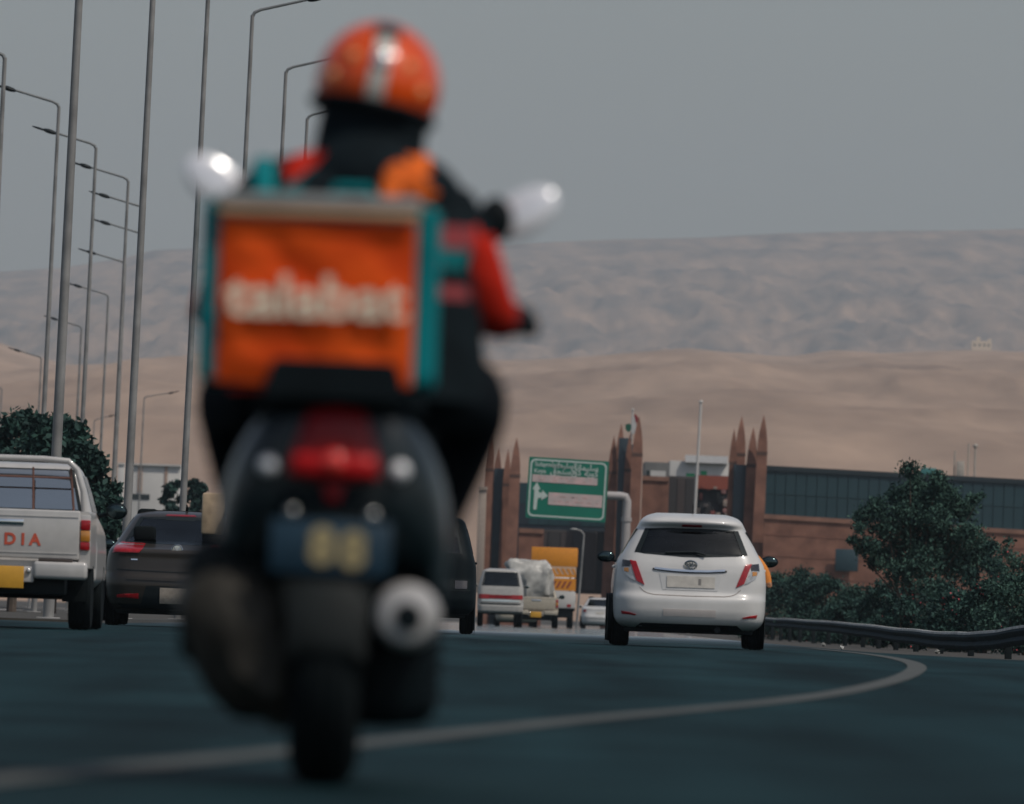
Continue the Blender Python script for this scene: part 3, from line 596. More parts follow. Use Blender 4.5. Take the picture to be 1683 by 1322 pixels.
# ------------------------------------------------------------------ pickups
def make_pickup(name, label, loc, paint, W=.86, scaleH=1.0, rack=True, letters=None, plate=True, plate_x=0.0):
    root = empty(name, loc); tag(root, label, 'pickup')
    # load bed
    k = MB(); bed = 1.65
    for sx in (-1, 1):
        k.prism([(sx * W, .62), (sx * W, .98), (sx * (W - .012), 1.15), (sx * (W - .03), 1.185), (sx * (W - .10), 1.185), (sx * (W - .10), .62)], .06, bed)
    k.box(-W + .05, W - .05, .06, bed, .58, .68); k.box(-W + .05, W - .05, bed - .06, bed - .01, .65, 1.18); k.build('load_bed', paint, root)
    k = MB(); k.box(-W + .11, W - .11, .0, .07, .70, 1.19, .018, seg=3); tg = k.build('tailgate', paint, root)
    k = MB(); k.box(-.19, .19, -.012, .02, 1.03, 1.09, .01); k.build('handle', CHROME, tg)
    k = MB(); k.box(-W + .13, W - .13, -.006, .01, .755, .765); k.box(-W + .13, W - .13, -.006, .01, 1.12, 1.128); k.build('tailgate_crease', paint, tg)
    for sx in (-1, 1):
        for nm, z0, z1, mt in (('tail_lamp', 1.0, 1.10, LRED), ('amber_lamp', .885, .995, LAMB), ('brake_lamp', .80, .88, LRED)):
            k = MB(); k.box(sx * (W - .055) - .048, sx * (W - .055) + .048, -.006, .1, z0, z1, .008); k.build(nm, mt, root)
        k = MB(); k.box(sx * (W - .06) - .055, sx * (W - .06) + .055, .02, .12, .62, 1.15, .012); k.build('rear_corner', paint, root)
    # rear bumper, step, plate
    k = MB()
    for sx in (-1, 1): k.box(min(sx * .30, sx * (W - .02)), max(sx * .30, sx * (W - .02)), -.10, .12, .50, .68, .04, seg=3)
    k.box(-.31, .31, -.06, .10, .46, .62, .02); k.build('bumper', paint, root)
    for sx in (-1, 1):
        k = MB(); k.box(sx * .52 - .17, sx * .52 + .17, -.085, .05, .675, .70, .005); k.build('bumper_step', mat('bumper_rubber', (.06, .045, .04), .8), root)
    k = MB(); k.box(plate_x - .21, plate_x + .21, -.085, -.066, .40, .62, .004); k.build('number_plate', PLATEY, root)
    for sx in (-1, 1):
        k = MB(); k.ell((sx * .255, -.07, .575), (.028, .02, .028), 12, 8); k.build('plate_lamp', LCLR, root)
    # chassis
    k = MB(); k.box(-.62, .62, .15, 4.6, .34, .56, .03); k.box(-.7, .7, .95, 1.1, .3, .42, .04); k.tube([(-.75, 1.0, .36), (.75, 1.0, .36)], .06, 10)
    k.build('chassis', TRIM, root)
    for sx in (-1, 1):
        k = MB(); k.box(sx * .70 - .13, sx * .70 + .13, .62, .64, .28, .60, .005); k.build('mud_flap', RUBBER, root)
        for y in (1.0, 4.0): wheel(root, sx * .745, y, .355, .235)
    # cab
    Bc = Body([(.42, W * .9, bed + .06, 5.0, .1, .0), (.5, W, bed + .03, 5.08, .1, .0), (.8, W, bed + .03, 5.1, .1, 0), (.98, W * .985, bed + .03, 5.0, .1, 0), (1.08, W * .96, bed + .04, 4.3, .1, 0), (1.14, W * .94, bed + .05, 3.75, .1, 0), (1.19, W * .925, bed + .06, 3.6, .1, 0),
               (1.4, W * .86, bed + .12, 3.3, .1, .0), (1.58, W * .79, bed + .18, 3.05, .1, 0), (1.64, W * .75, bed + .22, 2.95, .1, .02), (1.675, W * .68, bed + .30, 2.85, .1, .02), (1.69, W * .5, bed + .5, 2.7, .1, .02)])
    gp = [(-.60, 1.62), (-.70, 1.2), (.70, 1.2), (.60, 1.62)]; fr = [(-.66, 1.22), (.66, 1.22), (.56, 1.58), (-.56, 1.58)]
    Bc.build('cab', paint, root, shrink(gp, .05), shrink(fr, .05))
    Bc.patch(gp, .006, 'cab_window_frame', TRIM, root, hole=shrink(gp, .05), nx=40, dz=.012); Bc.patch(shrink(gp, .012), .004, 'cab_window', glass_mat('cab_glass', (.45, .48, .48), .05, .38), root, skirt=0); Bc.patch(fr, .004, 'windscreen', MATS['cab_glass'], root, face='front', skirt=0)
    for fc in ('left', 'right'):
        Bc.patch([(bed + .35, 1.2), (bed + 1.55, 1.2), (bed + 1.25, 1.56), (bed + .42, 1.56)], .004, 'side_window', GLASS_D, root, face=fc, nx=6)
    k = MB(); k.box(-.66, .66, bed + .30, bed + .44, .75, 1.36, .05); k.box(-.66, .66, bed + .4, bed + .9, .7, .85, .04); k.build('bench_seat', SEATF, root)
    for sx in (-1, 1):
        k = MB(); k.box(sx * .36 - .13, sx * .36 + .13, bed + .32, bed + .42, 1.36, 1.48, .04); k.build('headrest', SEATF, root)
    for sx in (-1, 1): side_mirror(root, sx * (W + .14), bed + 1.55, 1.22, BLACKP, .22, .17, .1)
    if rack:     # tubular guard behind the cab window, light roof hoop
        k = MB()
        for x in (-.62, -.21, .21, .62): k.tube([(x, bed - .03, 1.18), (x * .93, bed - .03, 1.63)], .011, 8)
        for z in (1.53,): k.tube([(-.585, bed - .03, z), (.585, bed - .03, z)], .010, 8)
        k.build('window_guard', mat('guard_red', (.16, .07, .05), .6), root)
        k = MB(); k.tube([(-.73, bed - .04, 1.18), (-.71, bed - .04, 1.40), (-.64, bed - .04, 1.62), (-.55, bed - .04, 1.70), (-.3, bed - .04, 1.715), (.3, bed - .04, 1.715), (.55, bed - .04, 1.70), (.64, bed - .04, 1.62), (.71, bed - .04, 1.40), (.73, bed - .04, 1.18)], .032, 12)
        k.build('roll_bar', paint, root)
    if letters:
        for ch, xx in letters: text_obj('letter', ch, .16, mat('red_letter', (.55, .09, .045), .5), tg, FACE(xx, -.003, .885), .002, .006)
    return root
Yp = 113.5; p0 = zroad(Yp)
SILV = mat('silver_white_paint', (.47, .455, .435), .32, var=.06, coat=.6)
PK = make_pickup('pickup_truck', 'silver white pickup with red DIA letters on its tailgate and yellow plate', (colX(2, Yp, p0), Yp, p0), SILV, letters=[('D', .055), ('I', .185), ('A', .305)], plate_x=0.0)
Yq = 440; q0 = zroad(Yq)
PQ = make_pickup('pickup_truck', 'distant beige pickup piled with a tarpaulin load, yellow plate', (colX(880, Yq, q0), Yq, q0), BEIGEP, rack=False)
k = MB()
lv = []; nu_, nv_ = 40, 24
for i in range(nv_ + 1):
    ph = -math.pi / 2 + math.pi * i / nv_
    for j in range(nu_):
        th = 2 * math.pi * j / nu_; cp = math.copysign(abs(math.cos(ph)) ** .45, math.cos(ph)); cx_ = cp * math.copysign(abs(math.cos(th)) ** .5, math.cos(th)); cy_2 = cp * math.copysign(abs(math.sin(th)) ** .5, math.sin(th)); cz_ = math.copysign(abs(math.sin(ph)) ** .55, math.sin(ph))
        q_ = Vector((cx_, cy_2, cz_)); nn_ = 1 + .16 * mnoise.fractal(q_ * 2.2, 1, 2, 4); w_ = .72 + .30 * max(0, cz_)
        lv.append((-.10 - .32 * max(0, cz_) + cx_ * w_ * nn_, .85 + cy_2 * .72 * nn_, 1.78 + cz_ * .82 * nn_))
k.add(lv, [(i * nu_ + j, i * nu_ + (j + 1) % nu_, (i + 1) * nu_ + (j + 1) % nu_, (i + 1) * nu_ + j) for i in range(nv_) for j in range(nu_)])
TARP = mat('tarpaulin', (.42, .41, .38), .4, var=.35, scale=3, bump=.8, bscale=4)
o = k.build('tarpaulin_load', TARP); o.location = PQ.location; tag(o, 'lumpy grey tarpaulin bundle piled in the bed of the beige pickup', 'cargo')

# ------------------------------------------------------------------ road works truck with orange board
Yt = 500; t0 = zroad(Yt)
TR = empty('road_works_truck', (colX(921, Yt, t0), Yt, t0)); tag(TR, 'white truck carrying a tall orange board with striped chevron panels', 'truck')
ORB = mat('orange_board', (.72, .27, .02), .5, var=.06); STRIPEW = mat('stripe_pale', (.62, .42, .28), .5); 
def TT(px, py, y=0.0):
    p = P(px, py, Yt + y); return p.x - TR.location.x, p.z - TR.location.z
x0, z1 = TT(874, 898); x1, _ = TT(950, 903); _, z0 = TT(912, 931)
k = MB(); k.box(x0, x1, -.05, .02, z0, z1 - .02, .02); k.build('orange_board', ORB, TR)
xa, zA = TT(905, 931); xb, zB = TT(946, 970)
for i, (pz0, pz1, dr) in enumerate(((931, 949, 1), (951, 971, -1))):
    _, za = TT(925, pz0); _, zb = TT(925, pz1)
    k = MB(); k.box(xa, xb, -.04, .02, zb, za); o = k.build('chevron_panel', STRIPEW if i == 0 else ORB, TR)
    k = MB(); nst = 5; wv = (xb - xa) / nst; zl, zh = zb + (za - zb) * .22, zb + (za - zb) * .78
    for j in range(nst - (0 if i == 0 else 1)):
        xx = xa + wv * (j + .1); sh = wv * .7
        pts = [(xx + sh, zl), (xx + sh + wv * .5, zl), (xx + wv * .5, zh), (xx, zh)] if dr > 0 else [(xx, zl), (xx + wv * .5, zl), (xx + sh + wv * .5, zh), (xx + sh, zh)]
        k.prism([(min(xb, p[0]), p[1]) for p in pts], -.055, -.045)
    k.build('chevron_stripe', ORB if i == 0 else mat('stripe_dark', (.30, .07, .03), .6), o)
    if i == 0:
        k = MB(); k.box(xa, xb, -.052, -.042, zb, zb + .12); k.build('chevron_border', ORB, o)
_, zc = TT(925, 972); _, zd = TT(925, 1000); xa2, _ = TT(870, 985)
k = MB(); k.box(xa, xb, -.03, .3, zd, zc, .03); k.build('rear_locker', WHITEB, TR)
k = MB(); k.box(xb - .35, xb - .18, -.045, -.03, zd + .06, zd + .18); k.build('tail_lamp', LRED, TR)
k = MB(); k.box(xa - 1.0, xb, .32, 5.6, zd - .12, zd + .25, .03); k.box(xa - .9, xb - .1, .5, 5.4, .45, zd - .1, .03); k.build('chassis', TRIM, TR)
k = MB(); k.box(xa - 1.0, xb + .02, .35, 4.0, zd + .25, zd + .55, .02); k.build('flat_bed', GALVD, TR)
k = MB(); k.box(xa - .95, xb - .02, 4.1, 5.6, .7, 2.3, .12, seg=3); k.build('cab', WHITEP, TR)
for sx in (xa - .75, xb - .2):
    for y in (1.0, 4.8): wheel(TR, sx if sx > 0 else sx, y, .42, .26)
k = MB()
for sx in (xa - .7, xb - .25): k.tube([(sx, .02, zd + .2), (sx, .02, z1 - .1)], .04, 8)
k.build('board_support', GALVD, TR)

# ------------------------------------------------------------------ direction sign on cantilever
Yn = 505; n0 = gz(9, Yn)
SG = empty('direction_sign', (colX(1031, Yn, n0), Yn, n0)); tag(SG, 'green road direction sign with white arrow hung from a bent pale pipe', 'sign')
GREEN = mat('sign_green', (.002, .165, .105), .45, var=.08, scale=.8); SWHITE = mat('sign_white', (.52, .60, .55), .5, var=.08); SPATCH = mat('sign_patch', (.52, .47, .45), .6, var=.12, scale=2.5, c2=(.60, .42, .40))
def SS(px, py):
    p = P(px, py, Yn); return p.x - SG.location.x, p.z - SG.location.z
c = [SS(*q) for q in ((869, 750), (1000, 759.5), (996, 859), (864.5, 851))]
ctr = (sum(p[0] for p in c) / 4, sum(p[1] for p in c) / 4)
SWd = ((c[1][0] - c[0][0]) + (c[2][0] - c[3][0])) / 2; SHt = ((c[0][1] - c[3][1]) + (c[1][1] - c[2][1])) / 2
TILT = Matrix.Translation((ctr[0], -.25, ctr[1])) @ Matrix.Rotation(R(1.6), 4, 'Y')
def rrect(w, h, r, n=6):
    out = []
    for cx, cz, a0 in ((w / 2 - r, h / 2 - r, 0), (-w / 2 + r, h / 2 - r, 90), (-w / 2 + r, -h / 2 + r, 180), (w / 2 - r, -h / 2 + r, 270)):
        out += [(cx + r * math.cos(R(a0 + 90 * i / n)), cz + r * math.sin(R(a0 + 90 * i / n))) for i in range(n + 1)]
    return out
def on_board(mb, name, material, parent):
    mb.v = [tuple(TILT @ Vector(v)) for v in mb.v]; return mb.build(name, material, parent)
k = MB(); k.prism(rrect(SWd, SHt, .06), 0, .06); board = on_board(k, 'board', GREEN, SG)
k = MB(); A = rrect(SWd - .16, SHt - .16, .22); Bq = rrect(SWd - .30, SHt - .30, .18); nn = len(A)
k.add([(p[0], -.008, p[1]) for p in A] + [(p[0], -.008, p[1]) for p in Bq], [(i, (i + 1) % nn, nn + (i + 1) % nn, nn + i) for i in range(nn)]); on_board(k, 'border', SWHITE, board)
def uv(u, v): return (-SWd / 2 + SWd * u, SHt / 2 - SHt * v)     # fractions of the board
for (u0, v0, u1, v1) in ((.055, .285, .87, .405), (.27, .565, .945, .765)):
    a = uv(u0, v0); b = uv(u1, v1); k = MB(); k.box(a[0], b[0], -.016, -.004, b[1], a[1]); on_board(k, 'patch_plate', SPATCH, board)
    FADED = mat('faded_red', (.50, .30, .27), .6)
    k = MB()
    for i in range(14):
        xx = a[0] + (b[0] - a[0]) * random.uniform(.05, .9); zz = b[1] + (a[1] - b[1]) * (.3 if i % 2 else .68); k.box(xx, xx + random.uniform(.06, .22), -.019, -.0165, zz - .02, zz + .02)
    on_board(k, 'faded_lettering', FADED, board)
k = MB()
sh = [uv(*q) for q in ((.09, .86), (.09, .53), (.065, .53), (.115, .41), (.165, .52), (.14, .53), (.15, .58), (.19, .575), (.185, .53), (.265, .625), (.185, .70), (.185, .66), (.145, .67), (.135, .70), (.13, .86))]
k.prism(sh, -.018, -.005); on_board(k, 'arrow', SWHITE, board)
def sign_text(s, u, v, size, sx=1.0, align='LEFT', wgt=.004):
    a = uv(u, v); text_obj('lettering', s, size, SWHITE, board, TILT @ FACE(a[0], -.012, a[1]), .002, wgt, align, sx)
sign_text('Sulaymaniya', .075, .115, .27, .95); sign_text('Koya', .07, .225, .27, .95)
AR = lambda s: ''.join(chr(int(h, 16)) for h in s.split())[::-1]
sign_text(AR('FEB3 FEE0 FEF4 FEE4 FE8E FEE7 FEF2'), .87, .13, .36, 1.0, 'RIGHT', .008); sign_text(AR('FE8D FEDF FEB4 FEE0 FEF4 FEE4 FE8E FEE7 FEF4 FE94'), .60, .115, .32, .9, 'RIGHT', .008)
sign_text(AR('FEDB FEEE FEF3 FE94'), .87, .225, .36, 1.0, 'RIGHT', .008); sign_text(AR('FEDB FEEE FEF3 FEB4 FEE8 FEA0 FED6'), .66, .215, .36, 1.0, 'RIGHT', .008)
PIPE = mat('pale_pipe', (.36, .335, .325), .55, var=.12, scale=1.5)
ax, az = SS(1000, 814); ex, ez = SS(1031, 816); rr = .19
k = MB(); k.tube([(ctr[0] - SWd * .3, 0, ez + .02), (ex - .3, 0, ez), (ex - .08, 0, ez - .03), (ex, 0, ez - .22), (ex, 0, ez - .7), (ex - .02, 0, 0)], [rr * .8, rr, rr, rr, rr, rr * 1.15], 16); k.build('pipe_post', PIPE, SG)
jx, jz = SS(1031, 854); k = MB(); k.tube([(ex, 0, jz - .09), (ex, 0, jz + .09)], rr * 1.22, 16)
k.tube([(ex, 0, 0), (ex, 0, .06)], .45, 16); k.build('flange', PIPE, SG)

# ------------------------------------------------------------------ gateway towers, walls, cladding hall
Yw = 748; w0 = gz(20, Yw)
def WW(px, py, Y=Yw): return P(px, py, Y)
def spike(parent, px0, px1, tip, ybase, Yd=0.0, bow=0.0):
    Y = Yw + Yd; t = WW((px0 + px1) / 2 + bow, tip, Y); lean = (t.z - w0) * math.tan(R(.8)) if True else 0
    wt = (px1 - px0) * Y / F; xb = t.x - lean; h = t.z - w0; hs = 1.7 + .6 * (wt / .6)
    k = MB(); rings = []
    for z, s in ((0, 1.14), (h * .5, 1.08), (h - hs * 1.3, 1.0), (h - hs, .98), (h - hs * .72, .88), (h - hs * .45, .66), (h - hs * .2, .34), (h - hs * .06, .10), (h, .02)):
        cx = xb + lean * z / h - parent.location.x; r = wt / 2 * s
        rings.append([(cx - r, Yd - r, z), (cx + r, Yd - r, z), (cx + r, Yd + r, z), (cx - r, Yd + r, z)])
    k.loft(rings); o = k.build('pillar', BRICK, parent, smooth=20)
    k = MB(); cx = xb + lean * (h - hs * 1.05) / h - parent.location.x; r = wt / 2 * 1.03; k.box(cx - r, cx + r, Yd - r, Yd + r, h - hs * 1.12, h - hs * 1.02); k.build('band', mat('brick_band', (.10, .055, .042), .9, var=.2), o)
    return o
towers = [('brick gateway tower of pointed pillars beside the striped orange board', [(800, 814, 712, -1), (812, 827, 735, 1.5), (829, 842, 738, 0), (841, 858, 719, -1.5)], (826, 770)),
          ('brick gateway tower of pointed pillars behind the green sign, flag at its tip', [(1002, 1017, 716, 1.0), (1014, 1029, 696, 2.5), (1029, 1042, 714, 0), (1042, 1059, 684, -1.2)], (1031, 720)),
          ('tall brick gateway tower of pointed pillars at the end of the dark cladding hall', [(1201, 1213, 704, 1.0), (1211, 1228, 684, 2.5), (1230, 1247, 702, 0), (1247, 1264, 682, -1.2)], (1220, 764))]
for lab, ps, (cx, cy_) in towers:
    b = WW(cx, 960); root = empty('gate_tower', (b.x, Yw, w0)); tag(root, lab, 'tower', None)
    for (a, bb, tp, yd) in ps: spike(root, a, bb, tp, 950, yd)
    t = WW(cx, cy_); q = MB(); q.box(-.42, .42, .4, 1.2, 0, t.z - w0, .03)
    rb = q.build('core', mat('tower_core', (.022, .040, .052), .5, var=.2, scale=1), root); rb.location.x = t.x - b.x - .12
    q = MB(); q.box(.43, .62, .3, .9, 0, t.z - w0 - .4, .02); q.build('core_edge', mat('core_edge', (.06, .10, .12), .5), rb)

def brick_wall(name, label, px0, px1, y_top, Y, depth=.5, slope=None, name2=None, courses=True):
    a = P(px0, y_top[0], Y); b = P(px1, y_top[1], Y); zb_ = gz(20, Y) - .1
    root = empty(name, ((a.x + b.x) / 2, Y, zb_)); tag(root, label, 'wall')
    ox, oz = root.location.x, zb_
    k = MB(); k.prism([(a.x - ox, 0), (b.x - ox, 0), (b.x - ox, b.z - oz - .3), (a.x - ox, a.z - oz - .3)], 0, depth); k.build('wall_face', BRICK, root)
    k = MB(); k.prism([(a.x - ox, a.z - oz - .3), (b.x - ox, b.z - oz - .3), (b.x - ox, b.z - oz), (a.x - ox, a.z - oz)], -.12, depth + .1); k.build('coping', BRICKC, root)
    if courses:      # raised brick courses
        n_ = 5
        for i in range(n_):
            t = .12 + .74 * i / (n_ - 1) + random.uniform(-.02, .02); hh = random.uniform(.05, .12)
            za = (a.z - oz - .3) * t; zb2 = (b.z - oz - .3) * t
            k = MB(); k.prism([(a.x - ox, za), (b.x - ox, zb2), (b.x - ox, zb2 + hh), (a.x - ox, za + hh)], -.02, .0); k.build('string_course', mat('brick_course', (.185, .085, .058), .9, var=.3, scale=.7), root)
    return root
brick_wall('brick_wall', 'long brick wall below the dark cladding hall, behind the oleander bushes', 1256, 1760, (845, 876), Yw - 3)
brick_wall('brick_wall', 'brick wall panel right of the green sign, above the hatchback roof', 1056, 1100, (782, 784), Yw + 2, courses=False)
brick_wall('brick_wall', 'low brick wall block under the green sign, left part', 853, 894, (868, 870), Yw + 1, courses=False)
# dark cladding hall: two rows of panels
a = P(1258, 765, Yw + 6); b = P(1770, 793, Yw + 6); zg_ = gz(20, Yw) - .1; n_p = 30
HALL = empty('cladding_hall', ((a.x + b.x) / 2, Yw + 6, zg_)); tag(HALL, 'long low hall clad in dark teal metal panels above the brick wall', 'building')
ox = HALL.location.x; k = MB(); k.prism([(a.x - ox, 0), (b.x - ox, 0), (b.x - ox, b.z - zg_ - .15), (a.x - ox, a.z - zg_ - .15)], .06, 14); k.build('wall', mat('hall_frame', (.010, .034, .042), .7), HALL)
k = MB(); k.prism([(a.x - ox - .2, a.z - zg_ - .32), (b.x - ox, b.z - zg_ - .32), (b.x - ox, b.z - zg_), (a.x - ox - .2, a.z - zg_)], -.15, 14.2); k.build('parapet', mat('hall_parapet', (.012, .024, .03), .6), HALL)
hb_ = [(0.0, 1.55), (1.6, 3.15)]; pw = (b.x - a.x) / n_p; pbase = None
shared = {}
for r_, (lo, hi) in enumerate(hb_):
    for i in range(n_p):
        t = (i + .5) / n_p; zt = a.z + (b.z - a.z) * t - zg_ - .34
        key = (r_, i % 3)
        if key not in shared:
            q = MB(); q.box(-pw / 2 + .02, pw / 2 - .02, -.02 - .006 * (i % 3), .05, -(hi - lo) / 2, (hi - lo) / 2, .012, seg=1)
            o = q.build('panel', TEALP, HALL); shared[key] = o.data
        else:
            o = bpy.data.objects.new('panel', shared[key]); COL.objects.link(o); o.parent = HALL
        o.location = (a.x + pw * (i + .5) - ox, 0, zt - (lo + hi) / 2)
# roof clutter on the hall
p = P(1578, 783, Yw + 8); q = MB(); q.box(-.25, .25, -.3, .3, -.2, 1.0, .03); q.tube([(.5, 0, -.2), (.5, 0, 2.2)], .05, 6); q.tube([(.95, 0, -.2), (.95, 0, 2.0)], .06, 6); q.ell((.95, 0, 2.05), (.16, .16, .16), 8, 6); q.tube([(-.4, 0, -.2), (-.4, 0, 1.7)], .05, 6)
o = q.build('roof_equipment', mat('roof_kit', (.40, .36, .31), .7)); o.location = p; tag(o, 'pale box and thin pipes standing on the dark hall roof', 'roof equipment')
p = P(1526, 772, Yw + 8); q = MB(); q.box(-.5, .5, -.5, .5, -.5, .10, .05); o = q.build('roof_cowl', mat('roof_cowl', (.05, .20, .19), .5)); o.location = p; tag(o, 'small turquoise cowl on the dark hall roof behind the tree top', 'roof equipment')
p = P(1392, 921, Yw - 4); q = MB(); q.box(-.75, .75, -.06, .06, -.72, .72, .02); 
o = q.build('wall_sign', mat('blank_sign', (.016, .045, .058), .5)); o.location = (p.x, Yw - 3.5, p.z); tag(o, 'small blank dark blue board fixed to the brick wall beside the tree', 'sign')
# buildings behind the gate
def block(name, label, cat, px0, px1, y0, y1, Y, material, depth=8, parts=()):
    a = P(px0, y0, Y); b = P(px1, y0, Y); zb_ = P((px0 + px1) / 2, y1, Y).z
    root = empty(name, ((a.x + b.x) / 2, Y, zb_)); tag(root, label, cat); w = (b.x - a.x) / 2; h = (a.z + b.z) / 2 - zb_
    k = MB(); k.box(-w, w, 0, depth, 0, h, .04); k.build('wall', material, root)
    for nm, u0, u1, v0, v1, d, mt in parts:
        k = MB(); k.box(-w + 2 * w * u0, -w + 2 * w * u1, -d, .05, h * v0, h * v1); k.build(nm, mt, root)
    return root
GLASSB = mat('dark_window', (.02, .03, .035), .15, var=.2, coat=.5)
block('flat_roofed_building', 'low white flat roofed building with green trim behind the gateway', 'building', 1101, 1200, 759, 960, Yw + 60, WHITEB, 10,
      [('roof_slab', .25, .96, .99, 1.05, .5, mat('roof_white', (.62, .61, .60), .7)), ('green_trim', .28, .42, .878, .90, .08, mat('green_trim', (.01, .30, .12), .6)), ('green_trim', .52, .62, .885, .925, .08, MATS['green_trim']), ('window', .05, .2, .7, .8, .03, GLASSB), ('window', .7, .9, .7, .8, .03, GLASSB)])
block('grey_building', 'small grey building with pale lower wall left of the white flat roofed building', 'building', 1059, 1101, 760, 960, Yw + 45, mat('grey_render', (.13, .13, .125), .85, var=.2, scale=.6), 8,
      [('pale_band', .25, .85, .85, .93, .06, WHITEB), ('window', .1, .22, .86, .93, .05, GLASSB)])
block('gate_booth', 'dark brown gate leaf with two slim bollards behind the hatchback', 'gate', 1099, 1143, 783, 960, Yw + 4, mat('gate_dark', (.045, .038, .036), .7, var=.25, scale=.5), .6,
      [('panel', .02, .30, .15, .98, .05, mat('gate_panel', (.04, .036, .036), .7)), ('panel', .34, .62, .15, .98, .05, mat('gate_panel2', (.060, .045, .042), .7)), ('panel', .66, .97, .15, .98, .05, MATS['gate_panel'])])
SH = block('shop_front', 'dark open shop front under a flat brick red fascia', 'shop', 1143, 1202, 782, 960, Yw + 5, mat('shop_dark', (.025, .026, .03), .8, var=.3), 5,
      [('fascia', .02, .99, .875, .998, .4, mat('fascia_red', (.30, .075, .045), .7, var=.1))])
GOODS = [mat('goods_red', (.22, .06, .05), .7), mat('goods_pink', (.30, .15, .14), .7), mat('goods_pale', (.32, .26, .22), .7), mat('goods_black', (.01, .012, .014), .7)]
for i in range(34):
    q = MB(); w_ = random.uniform(.12, .32); h_ = random.uniform(.15, .5); q.box(-w_ / 2, w_ / 2, -.1, .1, 0, h_, .02)
    o = q.build('display_item', GOODS[i % 4], SH); o.location = (random.uniform(-.95, 1.1), -.12 - random.uniform(0, .2), random.uniform(4.2, 6.6))
block('gate_leaf', 'wide dark gate under the green sign', 'gate', 880, 1003, 872, 975, Yw + 3, MATS['gate_dark'], .5, [('panel', i / 6 + .01, i / 6 + .155, .05, .97, .06, MATS['gate_panel'] if i % 2 else MATS['gate_panel2']) for i in range(6)])
a_ = block('cladding_hall', 'navy panelled hall standing behind the green sign', 'building', 853, 1008, 796, 975, Yw + 8, NAVY, 12)
w_ = (P(1008, 796, Yw + 8).x - P(853, 796, Yw + 8).x) / 2; h_ = P(930, 796, Yw + 8).z - P(930, 975, Yw + 8).z
for i in range(9):
    for j in range(2):
        q = MB(); pw2 = 2 * w_ / 9; q.box(-w_ + pw2 * i + .02, -w_ + pw2 * (i + 1) - .02, -.05, .02, h_ * .62 + j * h_ * .19, h_ * .62 + (j + 1) * h_ * .19 - .04); q.build('panel', TEALP if (i + j) % 5 else NAVY, a_)
block('pale_column', 'slim pale stone column beside the brick gateway tower and scooter', 'column', 787, 800, 800, 975, Yw - 2, mat('pale_stone', (.36, .29, .24), .85, var=.15), .6, [('capital', -.1, 1.1, .97, 1.0, .1, MATS['pale_stone'])])
# flag, flag pole, lamp post by the road works
def pole(name, label, cat, px, y0, pxb, yb_, Y, r, material, parts=None):
    t = P(px, y0, Y); b = P(pxb, yb_, Y); zb_ = gz(20, Y); root = empty(name, (b.x, Y, zb_)); tag(root, label, cat)
    lean = (t.x - b.x) / (t.z - b.z); k = MB(); k.tube([(-(b.z - zb_) * lean, 0, 0), (t.x - b.x, 0, t.z - zb_)], [r * 1.1, r * .8], 10); k.build('mast', material, root)
    k = MB(); k.ell((t.x - b.x, 0, t.z - zb_), (r * 1.3, r * 1.3, r * 1.3), 10, 8); k.build('finial', material, root)
    return root, t
pole('flag_pole', 'tall bare white mast rising in front of the white flat roofed building', 'mast', 1152, 661, 1142, 842, Yw - 6, .10, WHITEB)
FL, t = pole('flag_pole', 'white flag pole with drooping red white and green flag', 'flag pole', 1040, 674, 1035, 760, Yw + 3.5, .07, WHITEB)
def flag_piece(nm, pts, material):
    q = MB(); vv = []; 
    for (px, py) in pts:
        p = P(px, py, Yw + 3.2); vv.append((p.x - FL.location.x, p.z - FL.location.z))
    n_ = len(vv); q.prism(vv, -.32, -.28); o = q.build(nm, material, FL); return o
flag_piece('flag_red', [(1042, 681), (1046, 682), (1052, 692), (1050, 699), (1045, 695), (1043, 688)], mat('flag_red', (.22, .015, .02), .8))
flag_piece('flag_white', [(1038, 690), (1042, 683), (1045, 695), (1047, 702), (1044, 713), (1038, 714), (1037, 705)], mat('flag_white', (.5, .5, .49), .8))
flag_piece('flag_green', [(1028, 698), (1034, 696), (1038, 699), (1037, 707), (1033, 711), (1028, 706)], mat('flag_green', (.005, .09, .055), .8))
# slim lamp post right of orange truck
Yl = 470; b = P(948, 1010, Yl); root = empty('street_lamp', (b.x, Yl, gz(0, Yl))); tag(root, 'short slim lamp post with small head beside the orange board truck', 'street lamp')
t = P(960, 873, Yl); hh = t.z - gz(0, Yl); dx = t.x - b.x
k = MB(); k.tube([(0, 0, 0), (dx * .95, 0, hh - .4), (dx, 0, hh - .15), (dx - .12, 0, hh), (dx - .32, 0, hh + .05)], [.05, .04, .035, .03, .03], 8); k.build('mast', GALV, root)
k = MB(); k.ell((dx - .42, 0, hh + .05), (.17, .1, .06), 12, 8); k.build('lamp_head', GALV, root)

